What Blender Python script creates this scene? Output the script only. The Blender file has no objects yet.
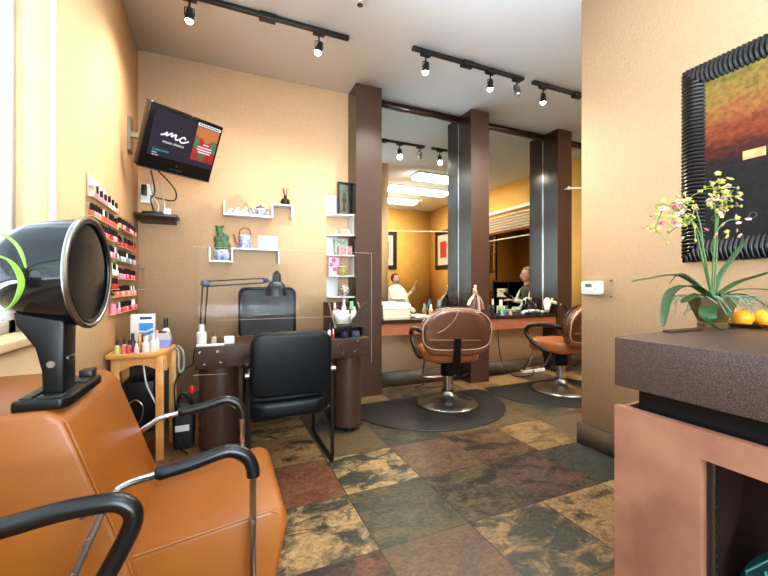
import bpy, bmesh, math, random
from mathutils import Vector, Matrix, Euler
random.seed(7)
PI = math.pi
S = bpy.context.scene
COL = S.collection

# ------------------------------------------------------------------ camera, world, light, exposure
H = 1.12
cam = bpy.data.cameras.new('camera'); co = bpy.data.objects.new('camera', cam); COL.objects.link(co)
co.location = (0, 0, H); co.rotation_euler = (PI/2, 0, -math.atan(163/376))
cam.sensor_width = 36; cam.lens = 376/768*36; cam.shift_y = -2/768; cam.clip_start = .02
S.camera = co
S.view_settings.view_transform = 'Standard'; S.view_settings.look = 'None'
S.view_settings.gamma = 1; S.view_settings.use_curve_mapping = False
S.view_settings.exposure = 0.66
S.cycles.use_denoising = True
S.cycles.max_bounces = 12; S.cycles.diffuse_bounces = 8; S.cycles.glossy_bounces = 5
S.cycles.transparent_max_bounces = 16; S.cycles.sample_clamp_indirect = 6
w = bpy.data.worlds.new('sky'); S.world = w; w.use_nodes = True
bg = w.node_tree.nodes['Background']; bg.inputs[0].default_value = (.75, .87, 1, 1); bg.inputs[1].default_value = 3.0

def area(name, loc, rot, sx, sy, power, color):
    l = bpy.data.lights.new(name, 'AREA'); l.shape = 'RECTANGLE'; l.size = sx; l.size_y = sy
    l.energy = power; l.color = color
    o = bpy.data.objects.new(name, l); COL.objects.link(o); o.location = loc; o.rotation_euler = rot
    return o
area('window_daylight', (-1.05, .3, 1.85), (0, -PI/2, 0), 1.7, 3.2, 46, (.86, .93, 1))
area('rear_window_fill', (.85, -5.2, 2.2), (PI/2-.05, 0, 0), 5, 3.5, 520, (.88, .94, 1))  # added lamp beyond the unseen rear window, sized to brighten the back wall
area('ceiling_fill_rear', (.85, -3.4, .25), (PI/2+.75, 0, 0), 2.8, 1.2, 450, (.95, .97, 1))  # uplight added outside the rear window to brighten the ceiling
area('ceiling_fill_side', (-1.75, .3, .2), (0, -PI/2-.75, 0), 1.2, 3.4, 390, (.95, .97, 1))  # uplight added outside the left window, also lifting the ceiling

# ------------------------------------------------------------------ materials
MATS = {}
def lin(c):
    return tuple(((v/255)/12.92 if v/255 <= .04045 else ((v/255+.055)/1.055)**2.4) for v in c) + (1,)
def mat(name, rgb, rough=.5, metal=0., spec=.5, var=0., vscale=20., bump=0., bscale=60., coat=0., emit=0., trans=0., rgb2=None, speck=None):
    if name in MATS: return MATS[name]
    m = bpy.data.materials.new(name); m.use_nodes = True; MATS[name] = m
    nt = m.node_tree; N = nt.nodes; L = nt.links; b = N['Principled BSDF']
    c = lin(rgb)
    b.inputs['Base Color'].default_value = c; b.inputs['Roughness'].default_value = rough
    b.inputs['Metallic'].default_value = metal; b.inputs['Specular IOR Level'].default_value = spec
    b.inputs['Coat Weight'].default_value = coat; b.inputs['Coat Roughness'].default_value = .08
    if emit:
        b.inputs['Emission Color'].default_value = c; b.inputs['Emission Strength'].default_value = emit
    if trans: b.inputs['Transmission Weight'].default_value = trans
    tc = N.new('ShaderNodeTexCoord')
    out = None
    if var or rgb2:
        n = N.new('ShaderNodeTexNoise'); n.inputs['Scale'].default_value = vscale; n.inputs['Detail'].default_value = 5
        L.new(tc.outputs['Object'], n.inputs['Vector'])
        r = N.new('ShaderNodeValToRGB')
        if rgb2: c1, c2 = c, lin(rgb2)
        else:
            c1 = tuple(v*(1-var) for v in c[:3])+(1,); c2 = tuple(min(1, v*(1+var)) for v in c[:3])+(1,)
        r.color_ramp.elements[0].position = .35; r.color_ramp.elements[1].position = .65
        r.color_ramp.elements[0].color = c1; r.color_ramp.elements[1].color = c2
        L.new(n.outputs['Fac'], r.inputs['Fac']); out = r.outputs['Color']
    if speck:       # fine stone speckle: (rgb, scale, threshold)
        for (srgb, ssc, th) in speck:
            v = N.new('ShaderNodeTexNoise'); v.inputs['Scale'].default_value = ssc; v.inputs['Detail'].default_value = 1
            L.new(tc.outputs['Object'], v.inputs['Vector'])
            g = N.new('ShaderNodeMath'); g.operation = 'GREATER_THAN'; g.inputs[1].default_value = th
            L.new(v.outputs['Fac'], g.inputs[0])
            x = N.new('ShaderNodeMix'); x.data_type = 'RGBA'
            L.new(g.outputs[0], x.inputs[0])
            if out: L.new(out, x.inputs[6])
            else: x.inputs[6].default_value = c
            x.inputs[7].default_value = lin(srgb); out = x.outputs[2]
    if out: L.new(out, b.inputs['Base Color'])
    if bump:
        n2 = N.new('ShaderNodeTexNoise'); n2.inputs['Scale'].default_value = bscale; n2.inputs['Detail'].default_value = 4
        L.new(tc.outputs['Object'], n2.inputs['Vector'])
        bp = N.new('ShaderNodeBump'); bp.inputs['Strength'].default_value = bump; bp.inputs['Distance'].default_value = .01
        L.new(n2.outputs['Fac'], bp.inputs['Height']); L.new(bp.outputs[0], b.inputs['Normal'])
    return m
def clear(name, tint=(255, 255, 255), gloss=.08, rough=.03):
    if name in MATS: return MATS[name]
    m = bpy.data.materials.new(name); m.use_nodes = True; MATS[name] = m
    N = m.node_tree.nodes; L = m.node_tree.links; N.remove(N['Principled BSDF'])
    t = N.new('ShaderNodeBsdfTransparent'); t.inputs[0].default_value = lin(tint)
    g = N.new('ShaderNodeBsdfGlossy'); g.inputs['Roughness'].default_value = rough
    fr = N.new('ShaderNodeFresnel'); fr.inputs[0].default_value = 1.3
    ad = N.new('ShaderNodeMath'); ad.operation = 'MULTIPLY_ADD'; ad.inputs[1].default_value = .12 if gloss == 0 else .8; ad.inputs[2].default_value = gloss
    L.new(fr.outputs[0], ad.inputs[0])
    x = N.new('ShaderNodeMixShader'); L.new(ad.outputs[0], x.inputs[0]); L.new(t.outputs[0], x.inputs[1]); L.new(g.outputs[0], x.inputs[2])
    L.new(x.outputs[0], N['Material Output'].inputs[0])
    return m

WALL = mat('tan_wall', (216, 180, 142), .75, var=.035, vscale=45, bump=.2, bscale=70)
WALLL = mat('warm_tan_wall', (216, 180, 134), .75, var=.03, vscale=30, bump=.15, bscale=50)
REVEAL = mat('cream_reveal', (204, 180, 142), .75, var=.05, vscale=8, bump=.15, bscale=50)
YEL = mat('yellow_wall', (228, 180, 96), .7, var=.04, vscale=6, bump=.1)
CEIL = mat('ceiling_paint', (234, 240, 252), .85, bump=.08, bscale=25)
BROWN = mat('brown_laminate', (44, 29, 23), .19, var=.12, vscale=160, spec=.5)
BROWNF = mat('speckled_brown', (62, 41, 31), .4, speck=[((80, 56, 47), 300, .62), ((34, 22, 18), 260, .63)], spec=.3)
DBROWN = mat('dark_brown_wood', (44, 28, 22), .4, var=.2, vscale=30)
RBROWN = mat('red_granite', (150, 88, 62), .35, speck=[((176, 116, 84), 120, .58), ((104, 58, 42), 150, .6)])
SLATE = mat('slate_base', (62, 56, 52), .5, rgb2=(92, 76, 60), vscale=6, bump=.4, bscale=30)
STONE = mat('counter_stone', (74, 57, 50), .38, var=.1, vscale=60, speck=[((124, 104, 96), 380, .66), ((42, 32, 29), 320, .6), ((96, 76, 68), 240, .64)], spec=.3)
COPPER = mat('terracotta_panel', (166, 114, 88), .5, rgb2=(144, 92, 70), vscale=7, bump=.08, bscale=80)
BLACK = mat('black_plastic', (8, 8, 10), .35, spec=.3)
BLACKM = mat('black_metal', (10, 10, 12), .4)
BLEATH = mat('black_leather', (9, 11, 14), .34, bump=.06, bscale=220, spec=.2)
RUBBER = mat('arm_rubber', (9, 10, 12), .28, spec=.45)
HOOD = mat('hood_shell', (8, 14, 20), .07, spec=.5)
HOODIN = mat('hood_inside', (4, 14, 30), .5, spec=.1)
ORANGE = mat('orange_vinyl', (140, 78, 18), .4, var=.06, vscale=4, bump=.03, bscale=150, spec=.5)
SALONV = mat('caramel_vinyl', (150, 84, 40), .36, var=.06, vscale=6)
CHROME = mat('chrome', (205, 205, 208), .12, metal=1)
STEEL = mat('brushed_steel', (150, 148, 142), .3, metal=1)
WHITE = mat('white_laminate', (214, 216, 220), .4)
WHITEP = mat('white_plastic', (212, 212, 208), .35)
CREAMP = mat('cream_plastic', (206, 204, 180), .4)
WOOD = mat('honey_wood', (214, 156, 84), .4, rgb2=(196, 134, 66), vscale=9)
MATM = mat('black_floor_mat', (26, 26, 26), .42, var=.15, vscale=18, bump=.15, bscale=90)
MIRROR = mat('mirror_glass', (222, 226, 218), .015, metal=1)
ACRYL = clear('clear_acrylic', (250, 251, 250), .0)
GLASS = clear('window_glass', (245, 250, 250), .02)
FILM = clear('plastic_film', (250, 248, 246), .06, .1)
GOLDT = mat('tan_acrylic_shelf', (214, 180, 136), .3, spec=.5)
GREEN = mat('green_leaf', (22, 54, 18), .4, rgb2=(46, 88, 34), vscale=14)
GREEN2 = mat('bright_leaf', (120, 176, 50), .4, rgb2=(150, 200, 80), vscale=10)
STEM = mat('flower_stem', (70, 104, 48), .5)
LAMPE = mat('warm_bulb', (255, 226, 180), .4, emit=60)
PANELE = mat('light_diffuser', (255, 246, 222), .4, emit=30)
PANELF = mat('front_fill_diffuser', (255, 250, 240), .4, emit=7)  # glow of the unseen fill panels added over the front room
CARDBLUE = mat('blue_print', (38, 130, 200), .4)
INK = mat('black_ink', (20, 20, 20), .6)
SKIN = mat('skin', (214, 160, 128), .5)

# ------------------------------------------------------------------ mesh helpers
class MB:
    def __init__(s): s.bm = bmesh.new(); s.mi = 0
    def _mark(s, f0):
        for f in list(s.bm.faces)[f0:]: f.material_index = s.mi
    def box(s, a, b, M=None):
        f0 = len(s.bm.faces)
        x0, y0, z0 = a; x1, y1, z1 = b
        vs = [s.bm.verts.new(p) for p in [(x0,y0,z0),(x1,y0,z0),(x1,y1,z0),(x0,y1,z0),(x0,y0,z1),(x1,y0,z1),(x1,y1,z1),(x0,y1,z1)]]
        for q in [(0,3,2,1),(4,5,6,7),(0,1,5,4),(1,2,6,5),(2,3,7,6),(3,0,4,7)]: s.bm.faces.new([vs[i] for i in q])
        if M is not None: bmesh.ops.transform(s.bm, matrix=M, verts=vs)
        s._mark(f0); return s
    def cbox(s, c, d, M=None):
        return s.box(tuple(c[i]-d[i]/2 for i in range(3)), tuple(c[i]+d[i]/2 for i in range(3)), M)
    def prism(s, poly, h0, h1, axis='z', M=None):
        f0 = len(s.bm.faces)
        def P(u, v, h):
            return {'z': (u, v, h), 'y': (u, h, v), 'x': (h, u, v)}[axis]
        a = [s.bm.verts.new(P(u, v, h0)) for u, v in poly]; b = [s.bm.verts.new(P(u, v, h1)) for u, v in poly]
        n = len(poly); fs = []
        fs.append(s.bm.faces.new(a)); fs.append(s.bm.faces.new(b))
        for i in range(n): fs.append(s.bm.faces.new([a[i], a[(i+1) % n], b[(i+1) % n], b[i]]))
        bmesh.ops.recalc_face_normals(s.bm, faces=fs)
        if M is not None: bmesh.ops.transform(s.bm, matrix=M, verts=a+b)
        s._mark(f0); return s
    def lathe(s, prof, c=(0, 0, 0), n=28, axis=(0, 0, 1), M=None, sy=1.):
        f0 = len(s.bm.faces)
        q = Vector((0, 0, 1)).rotation_difference(Vector(axis)).to_matrix().to_4x4()
        T = Matrix.Translation(c) @ q
        if M is not None: T = M @ T
        rings = []
        for r, z in prof:
            if r < 1e-6: rings.append([s.bm.verts.new(T @ Vector((0, 0, z)))])
            else: rings.append([s.bm.verts.new(T @ Vector((r*math.cos(2*PI*k/n), sy*r*math.sin(2*PI*k/n), z))) for k in range(n)])
        fs = []
        for A, B in zip(rings, rings[1:]):
            for k in range(n):
                a0, a1 = A[k % len(A)], A[(k+1) % len(A)]; b0, b1 = B[k % len(B)], B[(k+1) % len(B)]
                vs = []
                for v in (a0, a1, b1, b0):
                    if v not in vs: vs.append(v)
                if len(vs) > 2: fs.append(s.bm.faces.new(vs))
        for R_ in (rings[0], rings[-1]):
            if len(R_) > 2: fs.append(s.bm.faces.new(R_))
        bmesh.ops.recalc_face_normals(s.bm, faces=fs)
        s._mark(f0); return s
    def cyl(s, p, q, r, r2=None, n=16):
        d = Vector(q)-Vector(p); return s.lathe([(r, 0), (r if r2 is None else r2, d.length)], p, n, d.normalized())
    def ball(s, c, r, n=16, sc=(1, 1, 1), M=None):
        f0 = len(s.bm.faces)
        T = Matrix.Translation(c) @ Matrix.Diagonal((sc[0]*r, sc[1]*r, sc[2]*r, 1))
        if M is not None: T = M @ T
        bmesh.ops.create_uvsphere(s.bm, u_segments=n, v_segments=max(6, n*2//3), radius=1, matrix=T)
        s._mark(f0); return s
    def tube(s, pts, r, n=10, closed=False):
        f0 = len(s.bm.faces)
        P = [Vector(p) for p in pts]; m = len(P); rs = r if isinstance(r, (list, tuple)) else [r]*m
        rings = []; up = None
        for i in range(m):
            if closed: t = P[(i+1) % m]-P[i-1]
            else: t = P[min(i+1, m-1)]-P[max(i-1, 0)]
            t.normalize()
            if up is None:
                up = Vector((0, 0, 1)) if abs(t.z) < .9 else Vector((1, 0, 0))
            x = t.cross(up)
            if x.length < 1e-4: x = t.cross(Vector((1, .3, 0)))
            x.normalize(); y = x.cross(t).normalized(); up = y
            rings.append([s.bm.verts.new(P[i]+rs[i]*(math.cos(2*PI*k/n)*x+math.sin(2*PI*k/n)*y)) for k in range(n)])
        fs = []
        for i in range(m if closed else m-1):
            A, B = rings[i], rings[(i+1) % m]
            for k in range(n): fs.append(s.bm.faces.new([A[k], A[(k+1) % n], B[(k+1) % n], B[k]]))
        if not closed:
            fs.append(s.bm.faces.new(rings[0])); fs.append(s.bm.faces.new(rings[-1]))
        bmesh.ops.recalc_face_normals(s.bm, faces=fs)
        s._mark(f0); return s
    def leaf(s, pts, w, fold=.25, th=.0016):
        # a folded blade with real thickness along pts, width w(t)
        f0 = len(s.bm.faces)
        P = [Vector(p) for p in pts]; m = len(P); rows = []
        for i in range(m):
            t = (P[min(i+1, m-1)]-P[max(i-1, 0)]).normalized()
            x = t.cross(Vector((0, 0, 1)))
            if x.length < 1e-3: x = Vector((1, 0, 0))
            x.normalize(); y = x.cross(t).normalized()
            ww = w(i/(m-1))
            rows.append([P[i]-x*ww+y*ww*fold, P[i]-y*0, P[i]+x*ww+y*ww*fold, P[i]+x*ww+y*(ww*fold-th), P[i]-y*th, P[i]-x*ww+y*(ww*fold-th)])
        V = [[s.bm.verts.new(p) for p in r] for r in rows]; fs = []
        for A, B in zip(V, V[1:]):
            for k in range(6): fs.append(s.bm.faces.new([A[k], A[(k+1) % 6], B[(k+1) % 6], B[k]]))
        fs.append(s.bm.faces.new(V[0])); fs.append(s.bm.faces.new(V[-1]))
        bmesh.ops.recalc_face_normals(s.bm, faces=fs)
        s._mark(f0); return s
    def build(s, name, mats, parent=None, bevel=0, seg=3, sub=0, M=None, ang=.6):
        if not isinstance(mats, (list, tuple)): mats = [mats]
        if M is not None: bmesh.ops.transform(s.bm, matrix=M, verts=s.bm.verts[:])
        root = parent
        while root is not None and root.parent: root = root.parent
        if root is not None and root.type == 'EMPTY':
            bmesh.ops.translate(s.bm, vec=-Vector(root.location), verts=s.bm.verts[:])
        for f in s.bm.faces: f.smooth = True
        for e in s.bm.edges:
            if len(e.link_faces) == 2 and e.calc_face_angle(0) > ang: e.smooth = False
        me = bpy.data.meshes.new(name); s.bm.to_mesh(me); s.bm.free()
        for m in mats: me.materials.append(m)
        o = bpy.data.objects.new(name, me); COL.objects.link(o)
        if parent is not None: o.parent = parent
        if bevel:
            b = o.modifiers.new('bevel', 'BEVEL'); b.width = bevel; b.segments = seg; b.limit_method = 'ANGLE'; b.angle_limit = .6
            if hasattr(b, 'harden_normals'): b.harden_normals = False
            for p in me.polygons: p.use_smooth = True
            for e in me.edges: e.use_edge_sharp = False
            me.set_sharp_from_angle(angle=1.2) if hasattr(me, 'set_sharp_from_angle') and seg < 2 else None
        if sub:
            b = o.modifiers.new('sub', 'SUBSURF'); b.levels = sub; b.render_levels = sub
        return o
def tag(o, label, cat, group=None, kind=None):
    o['label'] = label; o['category'] = cat
    if group: o['group'] = group
    if kind: o['kind'] = kind
    return o
def thing(name, label, cat, loc=(0, 0, 0), group=None):
    o = bpy.data.objects.new(name, None); COL.objects.link(o); o.location = loc; o.empty_display_size = .05
    return tag(o, label, cat, group)
def recentre(o):
    # put a single mesh's origin at its base
    vs = [v.co for v in o.data.vertices]
    c = Vector(((min(v.x for v in vs)+max(v.x for v in vs))/2, (min(v.y for v in vs)+max(v.y for v in vs))/2, min(v.z for v in vs)))
    o.data.transform(Matrix.Translation(-c)); o.location = c
    return o
def solo(mb, name, mats, label, cat, group=None, **k):
    return tag(recentre(mb.build(name, mats, **k)), label, cat, group)
def struct(mb, name, mats, **k):
    o = mb.build(name, mats, **k); o['kind'] = 'structure'; return o
def copy_tree(o, parent=None):
    c = o.copy(); COL.objects.link(c)
    if parent is not None: c.parent = parent
    for ch in list(o.children): copy_tree(ch, c)
    return c
def sub(p, label): p['label'] = label; return p
def spline(pts, n=8):
    P = [Vector(p) for p in pts]; out = []
    for i in range(len(P)-1):
        p0, p1, p2, p3 = P[max(i-1, 0)], P[i], P[i+1], P[min(i+2, len(P)-1)]
        for k in range(n):
            t = k/n
            out.append(.5*((2*p1)+(p2-p0)*t+(2*p0-5*p1+4*p2-p3)*t*t+(3*p1-p0-3*p2+p3)*t**3))
    out.append(P[-1]); return out
def rrect(w, h, r, n=6, cx=0, cy=0):
    out = []
    for (sx, sy, a0) in ((1, 1, 0), (-1, 1, 90), (-1, -1, 180), (1, -1, 270)):
        for k in range(n+1):
            a = math.radians(a0+90*k/n); out.append((cx+sx*(w/2-r)+r*math.cos(a), cy+sy*(h/2-r)+r*math.sin(a)))
    return out
def text(s_, size, m, parent, M, name='lettering', ext=.0006, align='CENTER'):
    cu = bpy.data.curves.new('t', 'FONT'); cu.body = s_; cu.size = size; cu.extrude = ext; cu.align_x = align; cu.align_y = 'CENTER'
    t = bpy.data.objects.new('t', cu); COL.objects.link(t)
    dg = bpy.context.evaluated_depsgraph_get(); me = bpy.data.meshes.new_from_object(t.evaluated_get(dg))
    bpy.data.objects.remove(t)
    root = parent
    while root.parent: root = root.parent
    me.transform(Matrix.Translation(-Vector(root.location)) @ M if root.type == 'EMPTY' else M)
    me.materials.clear(); me.materials.append(m); me.name = name
    o = bpy.data.objects.new(name, me); COL.objects.link(o); o.parent = parent
    return o
def axes(o, x, y):   # matrix with given origin, local x and local y directions
    x = Vector(x).normalized(); y = Vector(y).normalized(); z = x.cross(y)
    M = Matrix((x, y, z)).transposed().to_4x4(); M.translation = Vector(o); return M

CZ = 3.153; XL = -.655; YB = 3.81; XR = 2.36; XF = 5.27
# ------------------------------------------------------------------ floor of slate tiles
T = .455
def floor_mesh():
    bm = bmesh.new(); ca = bm.loops.layers.float_color.new('tile_a'); cb = bm.loops.layers.float_color.new('tile_b'); uv = bm.loops.layers.float_color.new('tile_k')
    pal = {'tan': (146, 118, 82), 'cream': (172, 142, 100), 'olive': (92, 82, 60), 'green': (60, 62, 52), 'dark': (50, 44, 38), 'red': (112, 70, 52), 'purple': (92, 72, 62), 'brown': (104, 82, 60), 'grey': (66, 70, 66), 'rust': (122, 84, 60)}
    known = {(0,0): ('cream','green',.5), (0,1): ('red','rust',.5), (0,2): ('dark','tan',.42), (1,0): ('olive','green',.5), (1,1): ('cream','green',.48), (1,2): ('brown','olive',.5),
             (2,0): ('olive','dark',.5), (2,1): ('purple','brown',.5), (2,2): ('olive','green',.45), (1,-1): ('brown','purple',.5), (2,-1): ('tan','green',.47), (0,-1): ('red','dark',.5),
             (3,0): ('purple','dark',.52), (3,1): ('dark','brown',.5), (3,-1): ('dark','tan',.42), (4,0): ('grey','green',.5), (4,1): ('tan','brown',.52), (3,2): ('brown','olive',.5),
             (4,2): ('brown','olive',.5), (4,3): ('red','brown',.5), (3,3): ('brown','olive',.5), (2,4): ('tan','brown',.5), (3,4): ('brown','dark',.5), (4,4): ('brown','olive',.5), (5,4): ('brown','tan',.5), (2,3): ('brown','olive',.5)}
    names = list(pal)
    rnd = random.Random(3)
    for i in range(-4, 14):
        for j in range(-10, 6):
            x0, y0 = .165+T*i, 1.47+T*j
            x1, y1 = x0+T, y0+T
            if x1 < XL-.2 or y0 > YB or x0 > 7: continue
            x0c, x1c = max(x0, XL-.1), x1
            y1c = min(y1, YB)
            a, b, k = known.get((i, j), (rnd.choice(names), rnd.choice(names), .5))
            f = bm.faces.new([bm.verts.new(p) for p in ((x0c, y0, 0), (x1c, y0, 0), (x1c, y1c, 0), (x0c, y1c, 0))])
            for l in f.loops:
                l[ca] = lin(pal[a]); l[cb] = lin(pal[b]); l[uv] = (k, rnd.random() if l is f.loops[0] else 0, 0, 1)
            r0 = f.loops[0][uv][1]
            for l in f.loops: l[uv] = (k, r0, 0, 1)
    me = bpy.data.meshes.new('floor'); bm.to_mesh(me); bm.free()
    m = bpy.data.materials.new('slate_tiles'); m.use_nodes = True; N = m.node_tree.nodes; L = m.node_tree.links; b = N['Principled BSDF']
    def at(n):
        x = N.new('ShaderNodeAttribute'); x.attribute_name = n; return x
    A, B, K = at('tile_a'), at('tile_b'), at('tile_k')
    sp = N.new('ShaderNodeSeparateColor'); L.new(K.outputs['Color'], sp.inputs[0])
    tc = N.new('ShaderNodeTexCoord')
    mp = N.new('ShaderNodeVectorMath'); mp.operation = 'MULTIPLY_ADD'
    L.new(sp.outputs[1], mp.inputs[0]); mp.inputs[1].default_value = (37, 91, 53); L.new(tc.outputs['Object'], mp.inputs[2])
    rot = N.new('ShaderNodeMapping'); rot.inputs['Rotation'].default_value = (0, 0, .6); rot.inputs['Scale'].default_value = (1, 1.5, 1)
    L.new(mp.outputs[0], rot.inputs[0])
    n1 = N.new('ShaderNodeTexNoise'); n1.inputs['Scale'].default_value = 5.5; n1.inputs['Detail'].default_value = 11; n1.inputs['Roughness'].default_value = .7; n1.inputs['Distortion'].default_value = .7
    L.new(rot.outputs[0], n1.inputs['Vector'])
    sb = N.new('ShaderNodeMath'); sb.operation = 'SUBTRACT'; L.new(n1.outputs['Fac'], sb.inputs[0]); L.new(sp.outputs[0], sb.inputs[1])
    ml = N.new('ShaderNodeMath'); ml.operation = 'MULTIPLY_ADD'; ml.use_clamp = True; ml.inputs[1].default_value = 8; ml.inputs[2].default_value = .5; L.new(sb.outputs[0], ml.inputs[0])
    mx = N.new('ShaderNodeMix'); mx.data_type = 'RGBA'; L.new(ml.outputs[0], mx.inputs[0]); L.new(A.outputs['Color'], mx.inputs[6]); L.new(B.outputs['Color'], mx.inputs[7])
    n2 = N.new('ShaderNodeTexNoise'); n2.inputs['Scale'].default_value = 42; n2.inputs['Detail'].default_value = 10; n2.inputs['Roughness'].default_value = .7; L.new(rot.outputs[0], n2.inputs['Vector'])
    rp = N.new('ShaderNodeValToRGB'); rp.color_ramp.elements[0].position = .3; rp.color_ramp.elements[0].color = (.3, .28, .26, 1); rp.color_ramp.elements[1].position = .7; rp.color_ramp.elements[1].color = (1.12, 1.08, 1.02, 1)
    L.new(n2.outputs['Fac'], rp.inputs[0])
    mu = N.new('ShaderNodeMix'); mu.data_type = 'RGBA'; mu.blend_type = 'MULTIPLY'; mu.inputs[0].default_value = 1; L.new(mx.outputs[2], mu.inputs[6]); L.new(rp.outputs[0], mu.inputs[7])
    # grout joints
    br = N.new('ShaderNodeTexBrick'); br.offset = 0; br.inputs['Scale'].default_value = 1; br.inputs['Brick Width'].default_value = T; br.inputs['Row Height'].default_value = T
    br.inputs['Mortar Size'].default_value = .0032; br.inputs['Mortar Smooth'].default_value = .1
    g = N.new('ShaderNodeVectorMath'); g.operation = 'SUBTRACT'; g.inputs[1].default_value = (.165-20*T, 1.47-20*T, 0); L.new(tc.outputs['Object'], g.inputs[0]); L.new(g.outputs[0], br.inputs['Vector'])
    gm = N.new('ShaderNodeMix'); gm.data_type = 'RGBA'; L.new(br.outputs['Fac'], gm.inputs[0]); L.new(mu.outputs[2], gm.inputs[6]); gm.inputs[7].default_value = lin((44, 38, 32))
    L.new(gm.outputs[2], b.inputs['Base Color'])
    b.inputs['Roughness'].default_value = .36; b.inputs['Specular IOR Level'].default_value = .3
    hs = N.new('ShaderNodeMath'); hs.operation = 'SUBTRACT'; L.new(n2.outputs['Fac'], hs.inputs[0]); L.new(br.outputs['Fac'], hs.inputs[1])
    bp = N.new('ShaderNodeBump'); bp.inputs['Strength'].default_value = .35; bp.inputs['Distance'].default_value = .006; L.new(hs.outputs[0], bp.inputs['Height']); L.new(bp.outputs[0], b.inputs['Normal'])
    me.materials.append(m); o = bpy.data.objects.new('floor', me); COL.objects.link(o); o['kind'] = 'structure'
floor_mesh()
struct(MB().box((XL-.3, -2.75, CZ), (7, YB+.1, CZ+.1)), 'ceiling', CEIL)
# back wall, both for the nail bar and the styling stations
struct(MB().box((XL-.15, YB, 0), (7, YB+.12, CZ)), 'wall_back', WALL)
# left wall with a wide window opening Y -2.0..1.99, z .935..2.95
WY0, WY1, WZ0, WZ1 = -1.4, 1.99, .935, 2.95
m = MB(); m.box((XL-.15, WY1, 0), (XL, YB, CZ)); struct(m, 'wall_left', WALLL)
m = MB(); m.box((XL-.15, -2.6, 0), (XL, WY1, WZ0-.03)).box((XL-.15, -2.6, WZ1), (XL, WY1, CZ)).box((XL-.15, -2.6, WZ0-.03), (XL, WY0, WZ1)); struct(m, 'wall_left_window', REVEAL)
m = MB(); m.box((XL-.15, WY1-.008, WZ0), (XL+.001, WY1, WZ1)); struct(m, 'trim_1', REVEAL)
m = MB(); m.box((XL-.15, WY0, WZ0-.03), (XL+.02, WY1-.008, WZ0)); struct(m, 'trim_2', REVEAL, bevel=.004)
m = MB()
for y0, y1 in ((WY0, WY0+.05), (.25, .3), (WY1-.06, WY1-.008)): m.box((XL-.145, y0, WZ0), (XL-.105, y1, WZ1))
m.box((XL-.145, WY0, WZ0), (XL-.105, WY1-.008, WZ0+.05)).box((XL-.145, WY0, WZ1-.05), (XL-.105, WY1-.008, WZ1))
win = struct(m, 'window_1', WHITE)
MB().box((XL-.127, WY0+.05, WZ0+.05), (XL-.123, WY1-.06, WZ1-.05)).build('pane', GLASS, win)
# right wall, far room walls
struct(MB().box((XR, -2.6, 0), (2.55, 1.90, CZ)), 'wall_right', WALL)
struct(MB().box((2.55, -1.46, 0), (XF+.1, -1.34, CZ)), 'wall_far_rear', YEL)
m = MB(); m.box((XF, -1.46, 0), (XF+.12, .7, CZ)).box((XF, 2.95, 0), (XF+.12, YB, CZ)).box((XF, .7, 2.22), (XF+.12, 2.95, CZ)); struct(m, 'wall_far_right', YEL)
m = MB(); m.box((XF+1.3, .5, 0), (XF+1.4, 3.1, CZ)).box((XF+.12, .4, 0), (XF+1.4, .5, CZ)).box((XF+.12, 3.1, 0), (XF+1.4, 3.2, CZ)); struct(m, 'wall_alcove', YEL)
# rear wall behind the camera with the shopfront window
m = MB(); m.box((XL-.15, -2.7, 0), (-.45, -2.6, CZ)).box((2.15, -2.7, 0), (2.55, -2.6, CZ)).box((-.45, -2.7, 2.75), (2.15, -2.6, CZ)).box((-.45, -2.7, 0), (2.15, -2.6, .45)); struct(m, 'wall_rear', WALL)
m = MB()
for x in (-.45, .4, 1.25, 2.1): m.box((x, -2.68, .45), (x+.05, -2.62, 2.75))
m.box((-.45, -2.68, .45), (2.15, -2.62, .5)).box((-.45, -2.68, 2.7), (2.15, -2.62, 2.75)); w2 = struct(m, 'window_2', WHITE)
MB().box((-.4, -2.652, .5), (2.1, -2.648, 2.7)).build('pane', GLASS, w2)
# baseboards of slate
m = MB(); m.box((XL, YB-.02, 0), (1.25, YB, .166)); struct(m, 'baseboard_back', SLATE, bevel=.002)
m = MB(); m.box((1.518, YB-.02, 0), (2.633, YB, .166)).box((2.888, YB-.02, 0), (3.99, YB, .166)).box((4.238, YB-.02, 0), (XF, YB, .166)); struct(m, 'baseboard_stations', SLATE)
m = MB(); m.box((XR-.022, -2.6, 0), (XR, 1.922, .15)).box((XR, 1.9, 0), (2.57, 1.922, .15)); struct(m, 'baseboard_right', SLATE)
m = MB(); m.box((XL, 1.99, 0), (XL+.02, YB-.02, .15)); struct(m, 'baseboard_left', SLATE)
# brown strip above the mirrors
m = MB(); m.box((1.518, YB-.03, 3.085), (2.633, YB, CZ)).box((2.888, YB-.03, 3.085), (3.99, YB, CZ)).box((4.238, YB-.03, 3.085), (XF, YB, CZ)); struct(m, 'trim_3', BROWN)
# pale cable channel running down the window-side corner
m = MB(); m.box((XL+.001, 2.0, .96), (XL+.012, 2.022, CZ)).box((XL+.001, 2.03, 1.2), (XL+.008, 2.037, CZ)); m.tube([(XL+.008, 1.975, CZ), (XL+.008, 1.976, 2.2), (XL+.008, 1.972, 1.3)], .004, 6); struct(m, 'trim_4', WHITE)

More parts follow.
